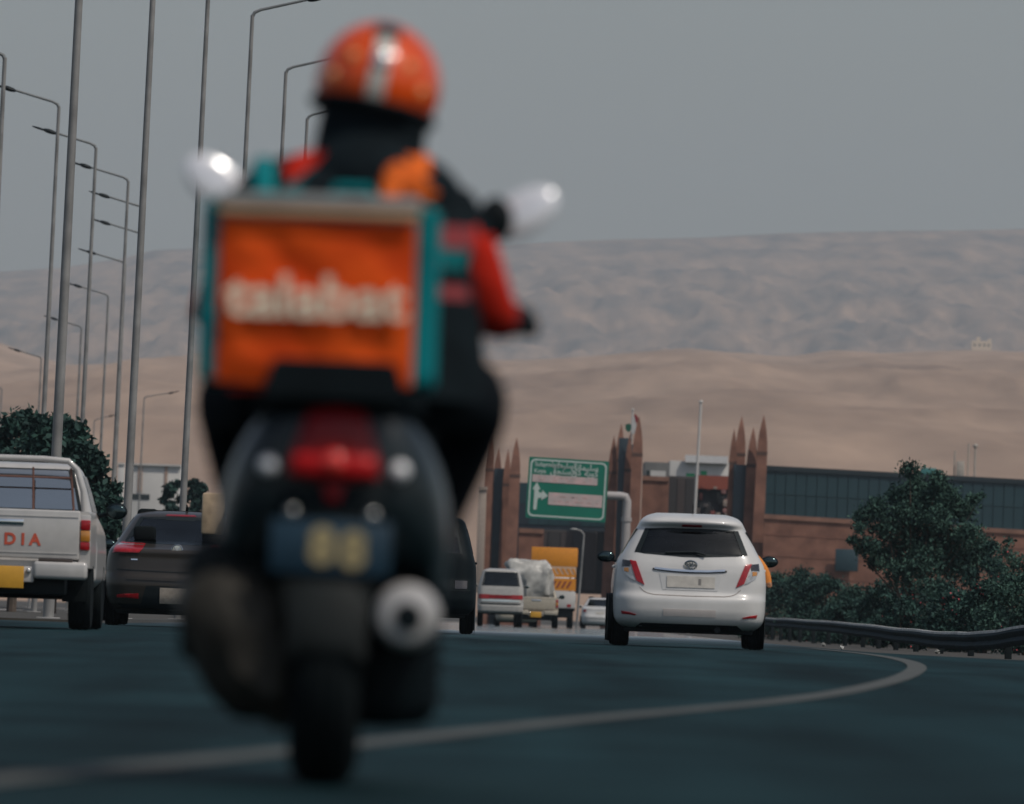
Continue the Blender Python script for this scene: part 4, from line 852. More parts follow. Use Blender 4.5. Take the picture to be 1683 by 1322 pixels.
# ------------------------------------------------------------------ street lamps of the median
def street_lamp(topx, topy, armx, army, base_lab, H=12.0, r0=.085, side=1, arm_len=1.3, group='lamp posts along the median', s_override=None, xbase=None):
    """the mast height of 12 m fixes the distance"""
    c0 = topy - (topx - W0 / 2) * math.tan(ROLL)
    s = (995 - c0) / (H - CAM.z + .1); Y = F / s if s_override is None else F / s_override
    zb_ = zroad(Y) + .02; top = P(topx, topy, Y) if s_override is None else None
    lean = math.tan(R(.8))
    if top is None:
        xb = colX(xbase[0], Y, P(xbase[0], xbase[1], Y).z) - lean * (P(xbase[0], xbase[1], Y).z - zb_); hz_ = H
    else: hz_ = top.z - zb_; xb = top.x - lean * hz_
    root = empty('street_lamp', (xb, Y, zb_)); tag(root, base_lab, 'street lamp', group)
    dx = lambda z: lean * z
    k = MB(); k.tube([(dx(0), 0, 0), (dx(hz_ * .33), 0, hz_ * .33), (dx(hz_ * .66), 0, hz_ * .66), (dx(hz_), 0, hz_)], [r0, r0 * .86, r0 * .72, r0 * .55], 12)
    k.box(-.16, .16, -.16, .16, -.02, .03, .005); k.build('mast', GALV, root, smooth=50)
    k = MB(); xt = dx(hz_); al = arm_len
    k.tube([(xt, 0, hz_ - .04), (xt + side * .04, 0, hz_ + .05), (xt + side * .16, 0, hz_ + .11), (xt + side * al * .85, 0, hz_ + .36)], [r0 * .52, r0 * .5, r0 * .42, r0 * .36], 8); k.build('arm', GALVD, root)
    k = MB(); hx = xt + side * al * .95; M = Matrix.Rotation(-side * R(16), 4, 'Y').to_3x3()
    k.ell((hx, 0, hz_ + .385), (.20, .13, .06), 12, 8, M=M); k.ell((hx + side * .26, 0, hz_ + .45), (.24, .11, .03), 12, 6, M=M); k.build('lamp_head', TRIM, root)
    return root
_li = 0
LA = 'tall grey lamp post with its arm reaching left, in the curving row of masts'
for (tx, ty) in ((97, 175), (158, 243), (211, 298), (237, 345), (234, 388), (206, 435), (178, 488), (134, 540), (68, 590)):
    _k = ('second', 'third', 'fourth', 'fifth', 'sixth', 'seventh', 'eighth', 'ninth', 'tenth')[int(_li)]; _li += 1
    street_lamp(tx, ty, 0, 0, 'grey left-armed lamp post, %s along the curving row counted from the pickup' % _k, side=-1, r0=.07 + .012 * random.random())
street_lamp(8, 95, 0, 0, 'grey left-armed lamp post, first along the curving row counted from the pickup', side=-1)
LB = 'tall grey lamp post with its arm reaching right, in the straight row on the median'
for (tx, ty, LB) in ((415, 25, 'grey right-armed lamp post with whole arm in view, beside the scooter mirror'), (470, 118, 'grey right-armed lamp post whose arm ends behind the orange helmet'), (505, 195, 'grey right-armed lamp post half hidden behind the rider neck')): street_lamp(tx, ty, 0, 0, LB, side=1, r0=.07, arm_len=1.35, group='right armed lamp posts')
LBX = 'thick lamp post on the median, its top above the picture'
street_lamp(0, 0, 0, 0, 'thickest grey lamp post standing behind the silver white pickup', side=1, r0=.080, arm_len=1.35, group='right armed lamp posts', s_override=119, xbase=(93, 740))
street_lamp(0, 0, 0, 0, 'thick grey lamp post standing just left of the grey brown car roof', side=1, r0=.074, arm_len=1.35, group='right armed lamp posts', s_override=103, xbase=(209, 850))
street_lamp(0, 0, 0, 0, 'thick grey lamp post rising behind the grey brown car roof', side=1, r0=.070, arm_len=1.35, group='right armed lamp posts', s_override=91, xbase=(301, 825))
LC = 'small far lamp post standing against the brown hills'
street_lamp(237, 655, 0, 0, LC + ' with arm to the right', side=1, r0=.075, arm_len=1.7, group='far lamp posts')
street_lamp(155, 692, 0, 0, 'tiny far lamp post low behind the other masts, arm to the right', side=1, r0=.075, arm_len=1.2, group='far lamp posts')
street_lamp(3, 640, 0, 0, LC + ' above the dark trees', side=-1, r0=.075, arm_len=1.2, group='far lamp posts')

# ------------------------------------------------------------------ left background: white shed, slab, hut
block('white_shed', 'white shed with rust stripes and dark slot behind the lamp posts', 'building', 217, 298, 763, 960, 720, WHITEB, 12,
      [('rust_stripe', .13, .22, .76, .99, .05, mat('rust_stripe', (.40, .28, .22), .8)), ('rust_stripe', .67, .73, .76, .99, .05, MATS['rust_stripe']), ('slot', .02, .38, .70, .745, .04, GLASSB), ('roof_edge', -.01, 1.01, .985, 1.0, .2, WHITEB)])
block('white_wall_slab', 'narrow white upright slab between two lamp posts', 'wall', 194, 205, 761, 960, 690, WHITEB, .8, [('cap', -.05, 1.05, .985, 1.0, .08, WHITEB)])
block('tan_hut', 'small tan hut beside the dark trees', 'building', 163, 184, 789, 960, 640, mat('tan_render', (.40, .25, .155), .85, var=.15), 3, [('door', .3, .7, .0, .4, .04, GLASSB), ('roof_edge', -.05, 1.05, .98, 1.01, .15, MATS['tan_render'])])
p = P(1613, 577, 5900); root = empty('hilltop_building', (p.x, 5900, p.z + 1)); tag(root, 'tiny pale building on the crest of the brown hill', 'building')
HB = mat('hilltop_wall', (.62, .52, .40), .85)
k = MB(); k.box(-5.2, 5.2, 0, 5, -4, 4.2); k.build('wall', HB, root); k = MB(); k.box(-2.6, -.8, .5, 4, 4.2, 6.2); k.box(3.2, 5.0, .5, 4, 4.2, 5.4); k.build('tower', HB, root)
k = MB(); [k.box(x, x + .9, -.1, .1, 1.4, 2.6) for x in (-4, -1.5, 1, 3.2)]; k.build('window', GLASSB, root)

# ------------------------------------------------------------------ guard rail
rail = [(1225, 1016, 42), (1258, 1016.5, 46), (1300, 1018, 52), (1400, 1025, 65), (1480, 1034, 78), (1560, 1041, 90), (1620, 1040, 98), (1683, 1030, 106), (1800, 1004, 122), (1960, 985, 140)]
path = []
for (px, py, s) in rail: path.append(P(px, py, F / s))
t_ = np.linspace(0, len(path) - 1, 110); PT = [Vector([float(np.interp(t, range(len(path)), [p[i] for p in path])) for i in range(3)]) for t in t_]
for _ in range(4): PT = [PT[0]] + [(PT[i - 1] + PT[i] * 2 + PT[i + 1]) / 4 for i in range(1, len(PT) - 1)] + [PT[-1]]
GRD = empty('guardrail', (PT[50].x, PT[50].y, gz(8, PT[50].y))); tag(GRD, 'grey corrugated steel guardrail bending along the roadside below the bushes', 'guardrail')
prof = [(.0, .0), (-.02, -.01), (-.055, -.045), (-.075, -.075), (-.06, -.105), (-.02, -.14), (-.005, -.155), (-.02, -.17), (-.06, -.205), (-.075, -.235), (-.055, -.265), (-.02, -.30), (0, -.31), (.004, -.305), (.004, -.005)]
k = MB(); rings = []
for i, p in enumerate(PT):
    d = (PT[min(i + 1, len(PT) - 1)] - PT[max(i - 1, 0)]); d.z = 0; d.normalize(); nrm = Vector((-d.y, d.x, 0)); nrm = nrm if nrm.x > 0 else -nrm
    jit = .006 * math.sin(i * .63)
    rings.append([tuple(p + nrm * a + Vector((0, 0, b * .95 + jit)) - GRD.location) for a, b in prof])
k.loft(rings); k.build('beam', mat('rail_shaded_face', (.020, .035, .041), .8, var=.35, scale=1.2, spec=.03), GRD, smooth=40)  # beam darkened in colour for the shade on its face
k = MB(); k.loft([[tuple(Vector(r[0]) + Vector((0, 0, .022))), tuple(Vector(r[1]) + Vector((-.022, 0, .024))), tuple(Vector(r[1]) + Vector((-.026, 0, -.018))), tuple(Vector(r[0]) + Vector((.02, 0, -.012)))] for r in rings]); k.build('sky_lit_edge', mat('rail_sky_lit', (.42, .42, .40), .6, var=.4, scale=1.5), GRD)  # pale added edge stands in for sky light along the beam top
acc = 0
for i in range(1, len(PT)):
    acc += (PT[i] - PT[i - 1]).length
    if acc > 15:
        acc = 0; p = PT[i]; q = MB(); z0_ = gz(p.x, p.y) - .05 - GRD.location.z
        q.box(p.x - GRD.location.x + .01, p.x - GRD.location.x + .12, p.y - GRD.location.y - .08, p.y - GRD.location.y + .08, z0_, p.z - GRD.location.z - .03, .01); q.build('post', mat('rail_post', (.016, .022, .024), .8, var=.2, spec=.05), GRD)
# litter and stones on the verge
for i, (px, s, c, lab) in enumerate(((1383, 120, (.4, .4, .38), 'white crumpled scrap on the verge below the guardrail'), (1541, 112, (.22, .22, .20), 'pale pebble on the verge below the guardrail bend'), (1353, 100, (.16, .16, .15), 'grey stone lying under the guardrail'))):
    Y = F / s; x = colX(px, Y, gz(5, Y)); q = MB(); q.ell((0, 0, .03), (.028 + .008 * i, .03, .028), 8, 6)
    q.v = [(v[0] + random.uniform(-.012, .012), v[1] + random.uniform(-.012, .012), v[2] + random.uniform(-.01, .01)) for v in q.v]
    o = q.build('litter' if i == 0 else 'stone', mat('litter%d' % i, c, .7), smooth=0, weld=False); o.location = (x, Y, gz(x, Y)); tag(o, lab, 'litter' if i == 0 else 'stone')

# ------------------------------------------------------------------ foliage
def leaves(n, clumps, leaf, seed, elong=1.8, up=0.2):
    """many small leaf faces gathered in clumps; clumps: (x, y, z, radius)"""
    g = np.random.default_rng(seed); cl = np.array(clumps, float); wgt = cl[:, 3] ** 2; wgt /= wgt.sum()
    idx = g.choice(len(cl), n, p=wgt); d = g.normal(size=(n, 3)); d /= np.linalg.norm(d, axis=1)[:, None]
    rad = g.random(n) ** .5 * (1 + .45 * (g.random(n) < .18)); c = cl[idx, :3] + d * (rad * cl[idx, 3])[:, None] * np.array([1, 1, .85])
    a = g.normal(size=(n, 3)) + np.array([0, 0, up]); a /= np.linalg.norm(a, axis=1)[:, None]
    b = np.cross(a, g.normal(size=(n, 3))); b /= np.linalg.norm(b, axis=1)[:, None]
    s = leaf * (.4 + 1.0 * g.random(n))[:, None]
    v = np.stack([c - a * s * elong * .5, c + b * s * .5, c + a * s * elong * .5, c - b * s * .5], 1).reshape(-1, 3)
    f = np.arange(n * 4).reshape(-1, 4)
    me = bpy.data.meshes.new('leaves'); me.from_pydata(v.tolist(), [], f.tolist()); return me
def plant(name, label, cat, base, h, w, n, leaf, seed, material, trunk=None, flowers=0, fmat=None, group=None, shape='round', nclump=26):
    g = random.Random(seed); root = empty(name, base); tag(root, label, cat, group); cl = []
    z0_ = h * (.28 if trunk else .05)
    for i in range(nclump):
        t = g.random(); z = z0_ + (h - z0_) * t
        env = {'round': math.sin(math.pi * min(1, .18 + .82 * t) ** .9) ** .6, 'cone': (1 - t) ** .6 * .95 + .06, 'bush': (1 - t * t) ** .5}[shape]
        a = g.random() * 6.283; rr_ = w * env * g.random() ** .5 * .85; cr = w * g.uniform(.16, .34) * (.55 + .5 * env)
        cl.append((math.cos(a) * rr_, math.sin(a) * rr_ * .8, max(cr * .5, min(z, h - cr * .4)), cr))
    me = leaves(n, cl, leaf, seed); link_mesh('crown' if trunk else 'foliage', me, material, root, 0)
    k = MB()
    if trunk:
        k.tube([(0, 0, -.1), (.02, 0, h * .2), (-.03, .02, h * .42), (.02, 0, h * .7)], [trunk, trunk * .8, trunk * .6, trunk * .2], 9)
        for c in cl[:12]: k.tube([(0, 0, h * .25), (c[0] * .5, c[1] * .5, h * .25 + (c[2] - h * .25) * .6), c[:3]], [trunk * .45, trunk * .3, trunk * .1], 6)
        k.build('trunk', BARK, root)
    else:
        for c in cl[:10]: k.tube([(c[0] * .2, c[1] * .2, -.05), (c[0] * .7, c[1] * .7, c[2] * .6), c[:3]], [.018, .013, .006], 5)
        k.build('stem', BARK, root)
    if flowers:
        f = leaves(flowers, [(c[0] * 1.1, c[1] * 1.1 - w * .25, c[2], c[3]) for c in cl[::3]], leaf * .85, seed + 5, elong=1.0); link_mesh('blossom', f, fmat, root, 0)
    return root
PINK = mat('blossom_pink', (.38, .05, .06), .7, var=.3)
# the small tree behind the rail: several stems, uneven outline
Ytr = 305; cx = P(1500, 960, Ytr); zb_ = gz(12, Ytr); top = P(1490, 750, Ytr).z - zb_
root = empty('roadside_tree', (cx.x, Ytr, zb_)); tag(root, 'bushy dark green small tree with two leafy tips against the cladding hall', 'tree'); sc_ = Ytr / F
cl = []
for (px, py, r) in ((1495, 772, 17), (1505, 793, 16), (1540, 784, 14), (1543, 800, 16), (1478, 815, 22), (1518, 820, 30), (1555, 815, 24), (1440, 835, 20), (1490, 845, 30), (1535, 850, 34), (1580, 838, 24), (1600, 820, 12), (1612, 815, 8), (1420, 850, 18), (1412, 868, 12), (1455, 868, 26), (1500, 885, 34), (1550, 890, 34), (1590, 880, 26), (1425, 900, 22), (1400, 888, 10), (1460, 912, 28), (1520, 925, 36), (1570, 925, 34), (1605, 915, 28), (1440, 925, 16), (1480, 940, 26), (1620, 900, 20)):
    q = P(px, py, Ytr); cl.append((q.x - cx.x, random.uniform(-.5, .5), q.z - zb_, r * sc_ * 1.05))
me = leaves(30000, cl, .052, 3, 2.3, .4); link_mesh('crown', me, LEAFM, root, 0)
k = MB()
for (dx, tx) in ((-.1, -.5), (.05, .15), (.15, .7)):
    k.tube([(dx, 0, -.1), (dx * 1.5 + tx * .2, 0, .9), (tx, 0, 1.9), (tx * 1.3, 0, 3.0)], [.06, .05, .035, .012], 8)
for c in cl[::2]: k.tube([(c[0] * .3, 0, 1.2 + .1 * c[2]), (c[0] * .75, c[1] * .6, c[2] * .8), c[:3]], [.03, .018, .006], 5)
k.build('trunk', BARK, root)
# oleander bushes behind the rail
for i, (px, ytop, s, w) in enumerate(((1275, 945, 52, .75), (1318, 938, 54, .8), (1362, 950, 58, .75), (1405, 968, 62, .7), (1445, 955, 64, .8), (1490, 958, 66, .8), (1535, 955, 70, .85), (1585, 935, 72, .9), (1625, 893, 72, .85), (1672, 882, 74, .9), (1560, 975, 84, .7), (1620, 960, 88, .8), (1690, 945, 92, .9), (1480, 985, 76, .6), (1400, 990, 68, .55), (1330, 985, 58, .55), (1730, 900, 84, 1.0))):
    Y = F / s + (60.0 if px < 1420 else 30.0); pt = P(px, ytop, Y); zb_ = gz(10, Y)
    bx_ = plant('oleander_bush', 'dark oleander bush in the hedge behind the guardrail, ' + ('sprinkled with pink blossom' if i % 2 or i in (8, 10, 12) else 'plain green'), 'bush', (pt.x, Y, zb_), pt.z - zb_, w * (1.35 if px > 1420 else 2.1), 7500 if px > 1420 else 11000, .052 if px > 1420 else .062, 40 + i, LEAFD if i % 3 else LEAFM, flowers=40 if i % 2 or i in (8, 10, 12) else 0, fmat=PINK, group='oleander bushes with blossom' if i % 2 or i in (8, 10, 12) else 'plain oleander bushes', shape='bush', nclump=22 if px > 1420 else 48)
# trees on the median, left
for i, (px, ytop, s, w, lab) in enumerate(((30, 676, 72, 1.5, 'dense dark evergreen tree on the median above the pickup cab'), (-50, 690, 70, 1.5, 'dense dark evergreen tree at the outer end of the median clump'), (95, 688, 74, 1.35, 'dense dark evergreen tree behind the thickest lamp post'), (146, 738, 76, .95, 'lower dark evergreen tree at the thin end of the median clump'))):
    Y = F / s; pt = P(px, ytop, Y); zb_ = zroad(Y) + .1
    plant('evergreen_tree', lab, 'tree', (pt.x, Y, zb_), pt.z - zb_, w, 17000, .10, 80 + i, LEAFD, trunk=.12, group=None, shape='round', nclump=70)
for i, (px, ytop, s, w, lab) in enumerate(((285, 793, 40, 1.0, 'dark low shrub beside the white shed'), (325, 790, 41, .9, 'dark low shrub between a thick lamp post and the scooter'))):
    Y = F / s; pt = P(px, ytop, Y); zb_ = zroad(Y) + .1
    plant('median_shrub', lab, 'shrub', (pt.x, Y, zb_), pt.z - zb_, w * 1.3, 7500, .13, 90 + i, LEAFD, shape='bush', nclump=34)

# ------------------------------------------------------------------ the delivery scooter
Ysc = 24.3
SCT = empty('motor_scooter', (colX(528, Ysc, 0), Ysc, 0), 0, R(.6)); tag(SCT, 'black motor scooter with red tail lamp and round silver exhaust', 'scooter')
SBODY = mat('scooter_plastic', (.008, .015, .018), .36, spec=.35, var=.2, scale=6, coat=.25); SBLK = mat('scooter_black', (.003, .007, .009), .6, spec=.15, var=.25); SGREY = mat('scooter_grey_plastic', (.012, .015, .015), .6, spec=.15, var=.25, scale=10)
ALU = mat('engine_alloy', (.036, .033, .027), .6, metal=.2, spec=.2, var=.45, scale=14); SILVER = mat('silver_cap', (.52, .50, .48), .4, metal=.25, var=.06)
ax_y = .0
t = MB(); r, h = .262, .074
t.lathe([(r * .66, -h * .8), (r * .82, -h), (r * .94, -h * .78), (r, -h * .3), (r * .985, -h * .12), (r * 1.005, 0), (r * .985, h * .12), (r, h * .3), (r * .94, h * .78), (r * .82, h), (r * .66, h * .8)], (0, ax_y, r), 'x', 48); wh = t.build('wheel', RUBBER, SCT)
q = MB(); q.lathe([(0, -.06), (.05, -.055), (.06, -.02), (r * .55, -.02), (r * .66, -h * .75), (r * .69, -h * .7), (r * .69, h * .7), (r * .66, h * .75), (r * .55, .02), (.06, .02), (.05, .055), (0, .06)], (0, ax_y, r), 'x', 32); q.build('rim', RIM, wh)
t = MB(); r2, h2 = .255, .055
t.lathe([(r2 * .66, -h2 * .8), (r2 * .85, -h2), (r2, -h2 * .3), (r2 * 1.005, 0), (r2, h2 * .3), (r2 * .85, h2), (r2 * .66, h2 * .8)], (0, 1.32, r2), 'x', 40); wf = t.build('wheel', RUBBER, SCT)
q = MB(); q.lathe([(0, -.05), (r2 * .5, -.02), (r2 * .67, -h2 * .7), (r2 * .67, h2 * .7), (r2 * .5, .02), (0, .05)], (0, 1.32, r2), 'x', 24); q.build('rim', RIM, wf)
_sk = lambda x, z: x * (.72 + .28 * min(1, max(0, (z - .14) / .22)))
# engine and transmission case on the left, cylinder in the middle
k = MB(); rings = []
for y, x0, x1, z0, z1 in ((-.18, -.23, -.10, .22, .38), (-.13, -.315, -.06, .15, .45), (0, -.335, -.06, .14, .47), (.25, -.335, -.06, .14, .47), (.5, -.26, -.07, .17, .44), (.58, -.21, -.08, .2, .32)):
    cx_, cz_ = (x0 + x1) / 2, (z0 + z1) / 2; a_x, a_z = (x1 - x0) / 2, (z1 - z0) / 2
    rings.append([(cx_ + a_x * math.copysign(abs(math.cos(u)) ** .6, math.cos(u)), y, cz_ + a_z * math.copysign(abs(math.sin(u)) ** .6, math.sin(u))) for u in np.linspace(0, 2 * math.pi, 25)[:-1]])
rings = [[(_sk(x, z), y, z - .03 * (1 if x > -.17 else 0)) for x, y, z in rg] for rg in rings]; k.loft(rings); eng = k.build('transmission_case', ALU, SCT)
k = MB(); k.lathe([(0, -.03), (.075, -.03), (.09, 0), (.0, .02)], (-.285, .0, .34), 'x', 24); k.build('clutch_cover', SGREY, eng)
k = MB(); k.box(-.315, -.08, -.1, .25, .34, .52, .07, seg=4); k.build('air_filter_box', SGREY, SCT)
k = MB(); k.box(-.10, .14, .28, .55, .18, .42, .05, seg=3); k.build('engine_block', ALU, SCT)
k = MB(); k.box(-.24, .24, .30, .6, .13, .52, .06, seg=3); k.build('inner_cover', SBLK, SCT)
k = MB(); k.box(.055, .265, -.08, .45, .13, .36, .06, seg=3); k.v = [(_sk(v[0] * 1.0, v[2] - .02), v[1], v[2]) for v in k.v]; k.build('lower_cover', SBLK, SCT)
for sx in (-1, 1):
    k = MB(); k.tube([(sx * .125, -.03, .27), (sx * .125, .1, .62)], .022, 10); hx_ = [(sx * .125 + .034 * math.cos(a), -.03 + .13 * a / 50 + .034 * math.sin(a) * .6, .30 + .28 * a / 50) for a in np.linspace(0, 50, 160)]
    k.tube(hx_, .0075, 6); k.build('shock_absorber', SBLK, SCT)
# exhaust
k = MB(); k.lathe([(.050, -.24), (.066, -.235), (.070, -.20), (.070, .05), (.064, .2), (.045, .3), (.025, .36), (0, .36)], (.168, .02, .372), 'y', 32); mu_ = k.build('exhaust', SBLK, SCT)
k = MB(); k.lathe([(.020, -.262), (.030, -.268), (.055, -.262), (.067, -.245), (.070, -.225), (.066, -.20)], (.168, .02, .372), 'y', 32); k.build('exhaust_cap', SILVER, mu_)
k = MB(); k.lathe([(0, -.276), (.027, -.276), (.031, -.270), (.031, -.25)], (.171, .02, .369), 'y', 20); k.build('outlet_disc', SBLK, mu_)  # black disc set proud, standing in for the dark of the outlet hole
k = MB(); k.tube([(.16, .35, .36), (.15, .5, .28), (.08, .62, .22), (0, .6, .2)], .02, 8); k.build('header_pipe', ALU, mu_)
# rear fairing
def arch(half, zt, zb, y, n=26, flat=.75):
    pts = []
    for u in np.linspace(-.12 * math.pi, 1.12 * math.pi, n):
        c_, s_ = math.cos(u), math.sin(u); pts.append((half * math.copysign(abs(c_) ** .85, c_), y, zb + (zt - zb) * max(0, (s_ + .36) / 1.36) ** .95))
    return pts
k = MB(); k.loft([arch(.13, .80, .60, -.20), arch(.175, .83, .57, -.185), arch(.215, .845, .50, -.14), arch(.236, .85, .45, -.05), arch(.25, .845, .42, .15), arch(.25, .82, .42, .4), arch(.22, .78, .40, .62), arch(.18, .70, .36, .72)]); k.build('rear_fairing', SBODY, SCT, smooth=60)
k = MB(); rings = []
for y, w_, z0_, z1_ in ((-.12, .10, .825, .86), (-.05, .135, .82, .885), (.15, .155, .80, .88), (.4, .165, .78, .845), (.6, .16, .765, .83), (.78, .12, .75, .82)):
    rings.append([(w_ * math.copysign(abs(math.cos(u)) ** .5, math.cos(u)), y, (z0_ + z1_) / 2 + (z1_ - z0_) / 2 * math.copysign(abs(math.sin(u)) ** .6, math.sin(u))) for u in np.linspace(0, 2 * math.pi, 25)[:-1]])
k.loft(rings); k.build('seat', SBLK, SCT, smooth=60)
k = MB(); k.prism([(-.16, .825), (.145, .825), (.125, .895), (.11, .905), (-.125, .905), (-.14, .895)], -.285, -.16); k.build('rear_rack', SBLK, SCT)
k = MB(); k.tube([(-.17, .1, .80), (-.17, -.12, .815), (-.10, -.215, .82), (.10, -.215, .82), (.17, -.12, .815), (.17, .1, .80)], .014, 8); k.build('grab_rail', SBLK, SCT)
# lamps
def slab(poly, y0, y1, bulge=0.03):
    k = MB(); cx_ = sum(p[0] for p in poly) / len(poly); cz_ = sum(p[1] for p in poly) / len(poly); rings = []
    for s_, dy in ((1, .03), (1, 0), (.9, -.6), (.55, -.92), (.1, -1)):
        rings.append([(cx_ + (p[0] - cx_) * s_, y1 if dy > 0 else y0 + bulge * dy, cz_ + (p[1] - cz_) * s_) for p in poly])
    k.loft(rings); return k
tl = slab([(-.060, .80), (0, .812), (.060, .80), (.078, .75), (.095, .70), (.093, .655), (.03, .645), (-.03, .645), (-.093, .655), (-.095, .70), (-.078, .75)], -.215, -.15, .025).build('tail_lamp', LREDD, SCT, smooth=50)
k = slab([(-.088, .705), (.088, .705), (.090, .66), (-.090, .66)], -.236, -.20, .012); k.build('lamp_band', mat('red_lens_bright', (.48, .010, .012), .4, coat=0, spec=.2, var=.1), tl, smooth=50)
k = MB(); k.ell((0, -.25, .69), (.024, .012, .024), 16, 10); k.build('bulb_lens', mat('bulb_red', (.80, .05, .035), .15, coat=1.0), tl)
k = slab([(-.024, .645), (.024, .645), (.014, .605), (-.014, .605)], -.215, -.17, .01); k.build('lower_lens', LREDD, tl, smooth=50)
for sx in (-1, 1):
    k = MB(); k.ell((sx * .139, -.205, .677), (.021, .020, .021), 18, 12); i_ = k.build('indicator', mat('indicator_glint', (.88, .88, .88), .25, metal=.2, coat=.8, var=.02), SCT)  # whitened diffuse colour stands in for the bright glint on each indicator
    k = MB(); k.tube([(sx * .139, -.19, .677), (sx * .10, -.12, .68)], .014, 8); k.build('stalk', SBLK, i_)
    k = MB(); k.ell((sx * .085, -.215, .580), (.014, .012, .014), 14, 10); k.build('bolt', mat('dull_chrome', (.42, .43, .42), .3, metal=1.0), SCT)
# plate with bracket and mudguard
k = MB(); k.box(-.115, .115, -.21, -.13, .55, .64, .02); k.box(-.10, .10, -.215, -.17, .42, .58, .015); k.build('plate_bracket', SBLK, SCT)
k = MB(); k.box(-.128, .128, -.232, -.222, .452, .565, .004); npl = k.build('number_plate', mat('plate_blue', (.008, .036, .062), .5, var=.2, scale=15), SCT)
YEL = mat('plate_digit', (.44, .35, .18), .4, metal=.3, var=.1)
for i, xx in enumerate((-.018, .048)): text_obj('digit', '8', .10, YEL, npl, FACE(xx, -.234, .508 - i * .006), .001, .006)
k = MB(); rings = []
for a in np.linspace(R(40), R(118), 12):
    rr_ = .30; y = -math.cos(a - R(90)) * rr_ * .9 if False else -rr_ * math.sin(a - R(30)) * .85; z = .262 + rr_ * math.cos(a - R(30)) * .98
    w_ = .085; rings.append([(-w_, y, z), (-w_ * .6, y - .012, z + .012), (w_ * .6, y - .012, z + .012), (w_, y, z), (w_, y + .012, z - .012), (-w_, y + .012, z - .012)])
k.loft(rings); k.build('mudguard', SGREY, SCT, smooth=50)
k = MB(); k.prism([(-.10, .44), (.10, .44), (.085, .34), (.05, .27), (-.05, .27), (-.085, .34)], -.225, -.205); k.build('mud_flap', SGREY, SCT)
# floorboard, leg shield, front end, handlebar
k = MB(); k.box(-.20, .20, .62, 1.12, .28, .36, .03, seg=3); k.box(-.14, .14, .5, .75, .28, .6, .05, seg=3); k.build('floorboard', SBLK, SCT)
k = MB(); k.loft([[(-w_, y + .06 * abs(u) ** 2, z) if False else (w_ * u, y - .08 * (1 - u * u), z) for u in np.linspace(-1, 1, 11)] + [(w_ * u, y + .05 - .08 * (1 - u * u), z) for u in np.linspace(1, -1, 11)] for w_, y, z in ((.18, 1.10, .30), (.22, 1.14, .45), (.24, 1.12, .65), (.22, 1.06, .82), (.13, 1.02, .95))]); k.build('leg_shield', SBODY, SCT, smooth=50)
k = MB(); k.tube([(0, 1.32, .255), (0, 1.2, .55), (0, 1.02, 1.0)], [.05, .035, .03], 12); k.tube([(-.09, 1.32, .255), (.09, 1.32, .255)], .02, 8); k.build('fork', SBLK, SCT)
HB_X = .035
k = MB(); k.tube([(HB_X - .36, .90, 1.02), (HB_X - .2, .97, 1.03), (HB_X, 1.0, 1.0), (HB_X + .2, .97, 1.03), (HB_X + .36, .90, 1.02)], .016, 10); hb2 = k.build('handlebar', SBLK, SCT)
k = MB(); k.box(-.13 + HB_X, .13 + HB_X, .93, 1.12, .93, 1.08, .05, seg=3); k.build('instrument_cowl', SBODY, hb2)
for sx in (-1, 1):
    k = MB(); k.tube([(HB_X + sx * .26, .92, 1.02), (HB_X + sx * .38, .88, 1.02)], .021, 10); k.build('grip', RUBBER, hb2)
    cxm = HB_X + (.335 if sx > 0 else -.338); zm = 1.275 if sx > 0 else 1.31
    k = MB(); k.tube([(HB_X + sx * .19, .97, 1.04), (HB_X + sx * .21, .98, 1.16), (cxm - sx * .05, .98, zm - .02)], .009, 8); M = (Matrix.Rotation(R(38) if sx < 0 else R(-34), 4, 'Y') @ Matrix.Rotation(R(-10), 4, 'X')).to_3x3()
    k.ell((cxm, .985, zm), (.078, .012, .046), 22, 12, M=M)
    if sx > 0: k.ell((cxm - .056, .935, zm - .018), (.040, .02, .052), 14, 8)
    mi = k.build('mirror', SBLK if sx > 0 else mat('mirror_silver', (.62, .62, .64), .3, metal=.7, var=.05), hb2 if False else SCT)
    k = MB(); k.ell((cxm + sx * .004, .972, zm), (.086, .013, .050), 24, 12, M=M); k.build('mirror_glass', mat('mirror_glass', (.90, .90, .92), .2, metal=.25, var=.03, coat=1.0), mi)  # glass whitened in colour to stand in for reflected bright sky

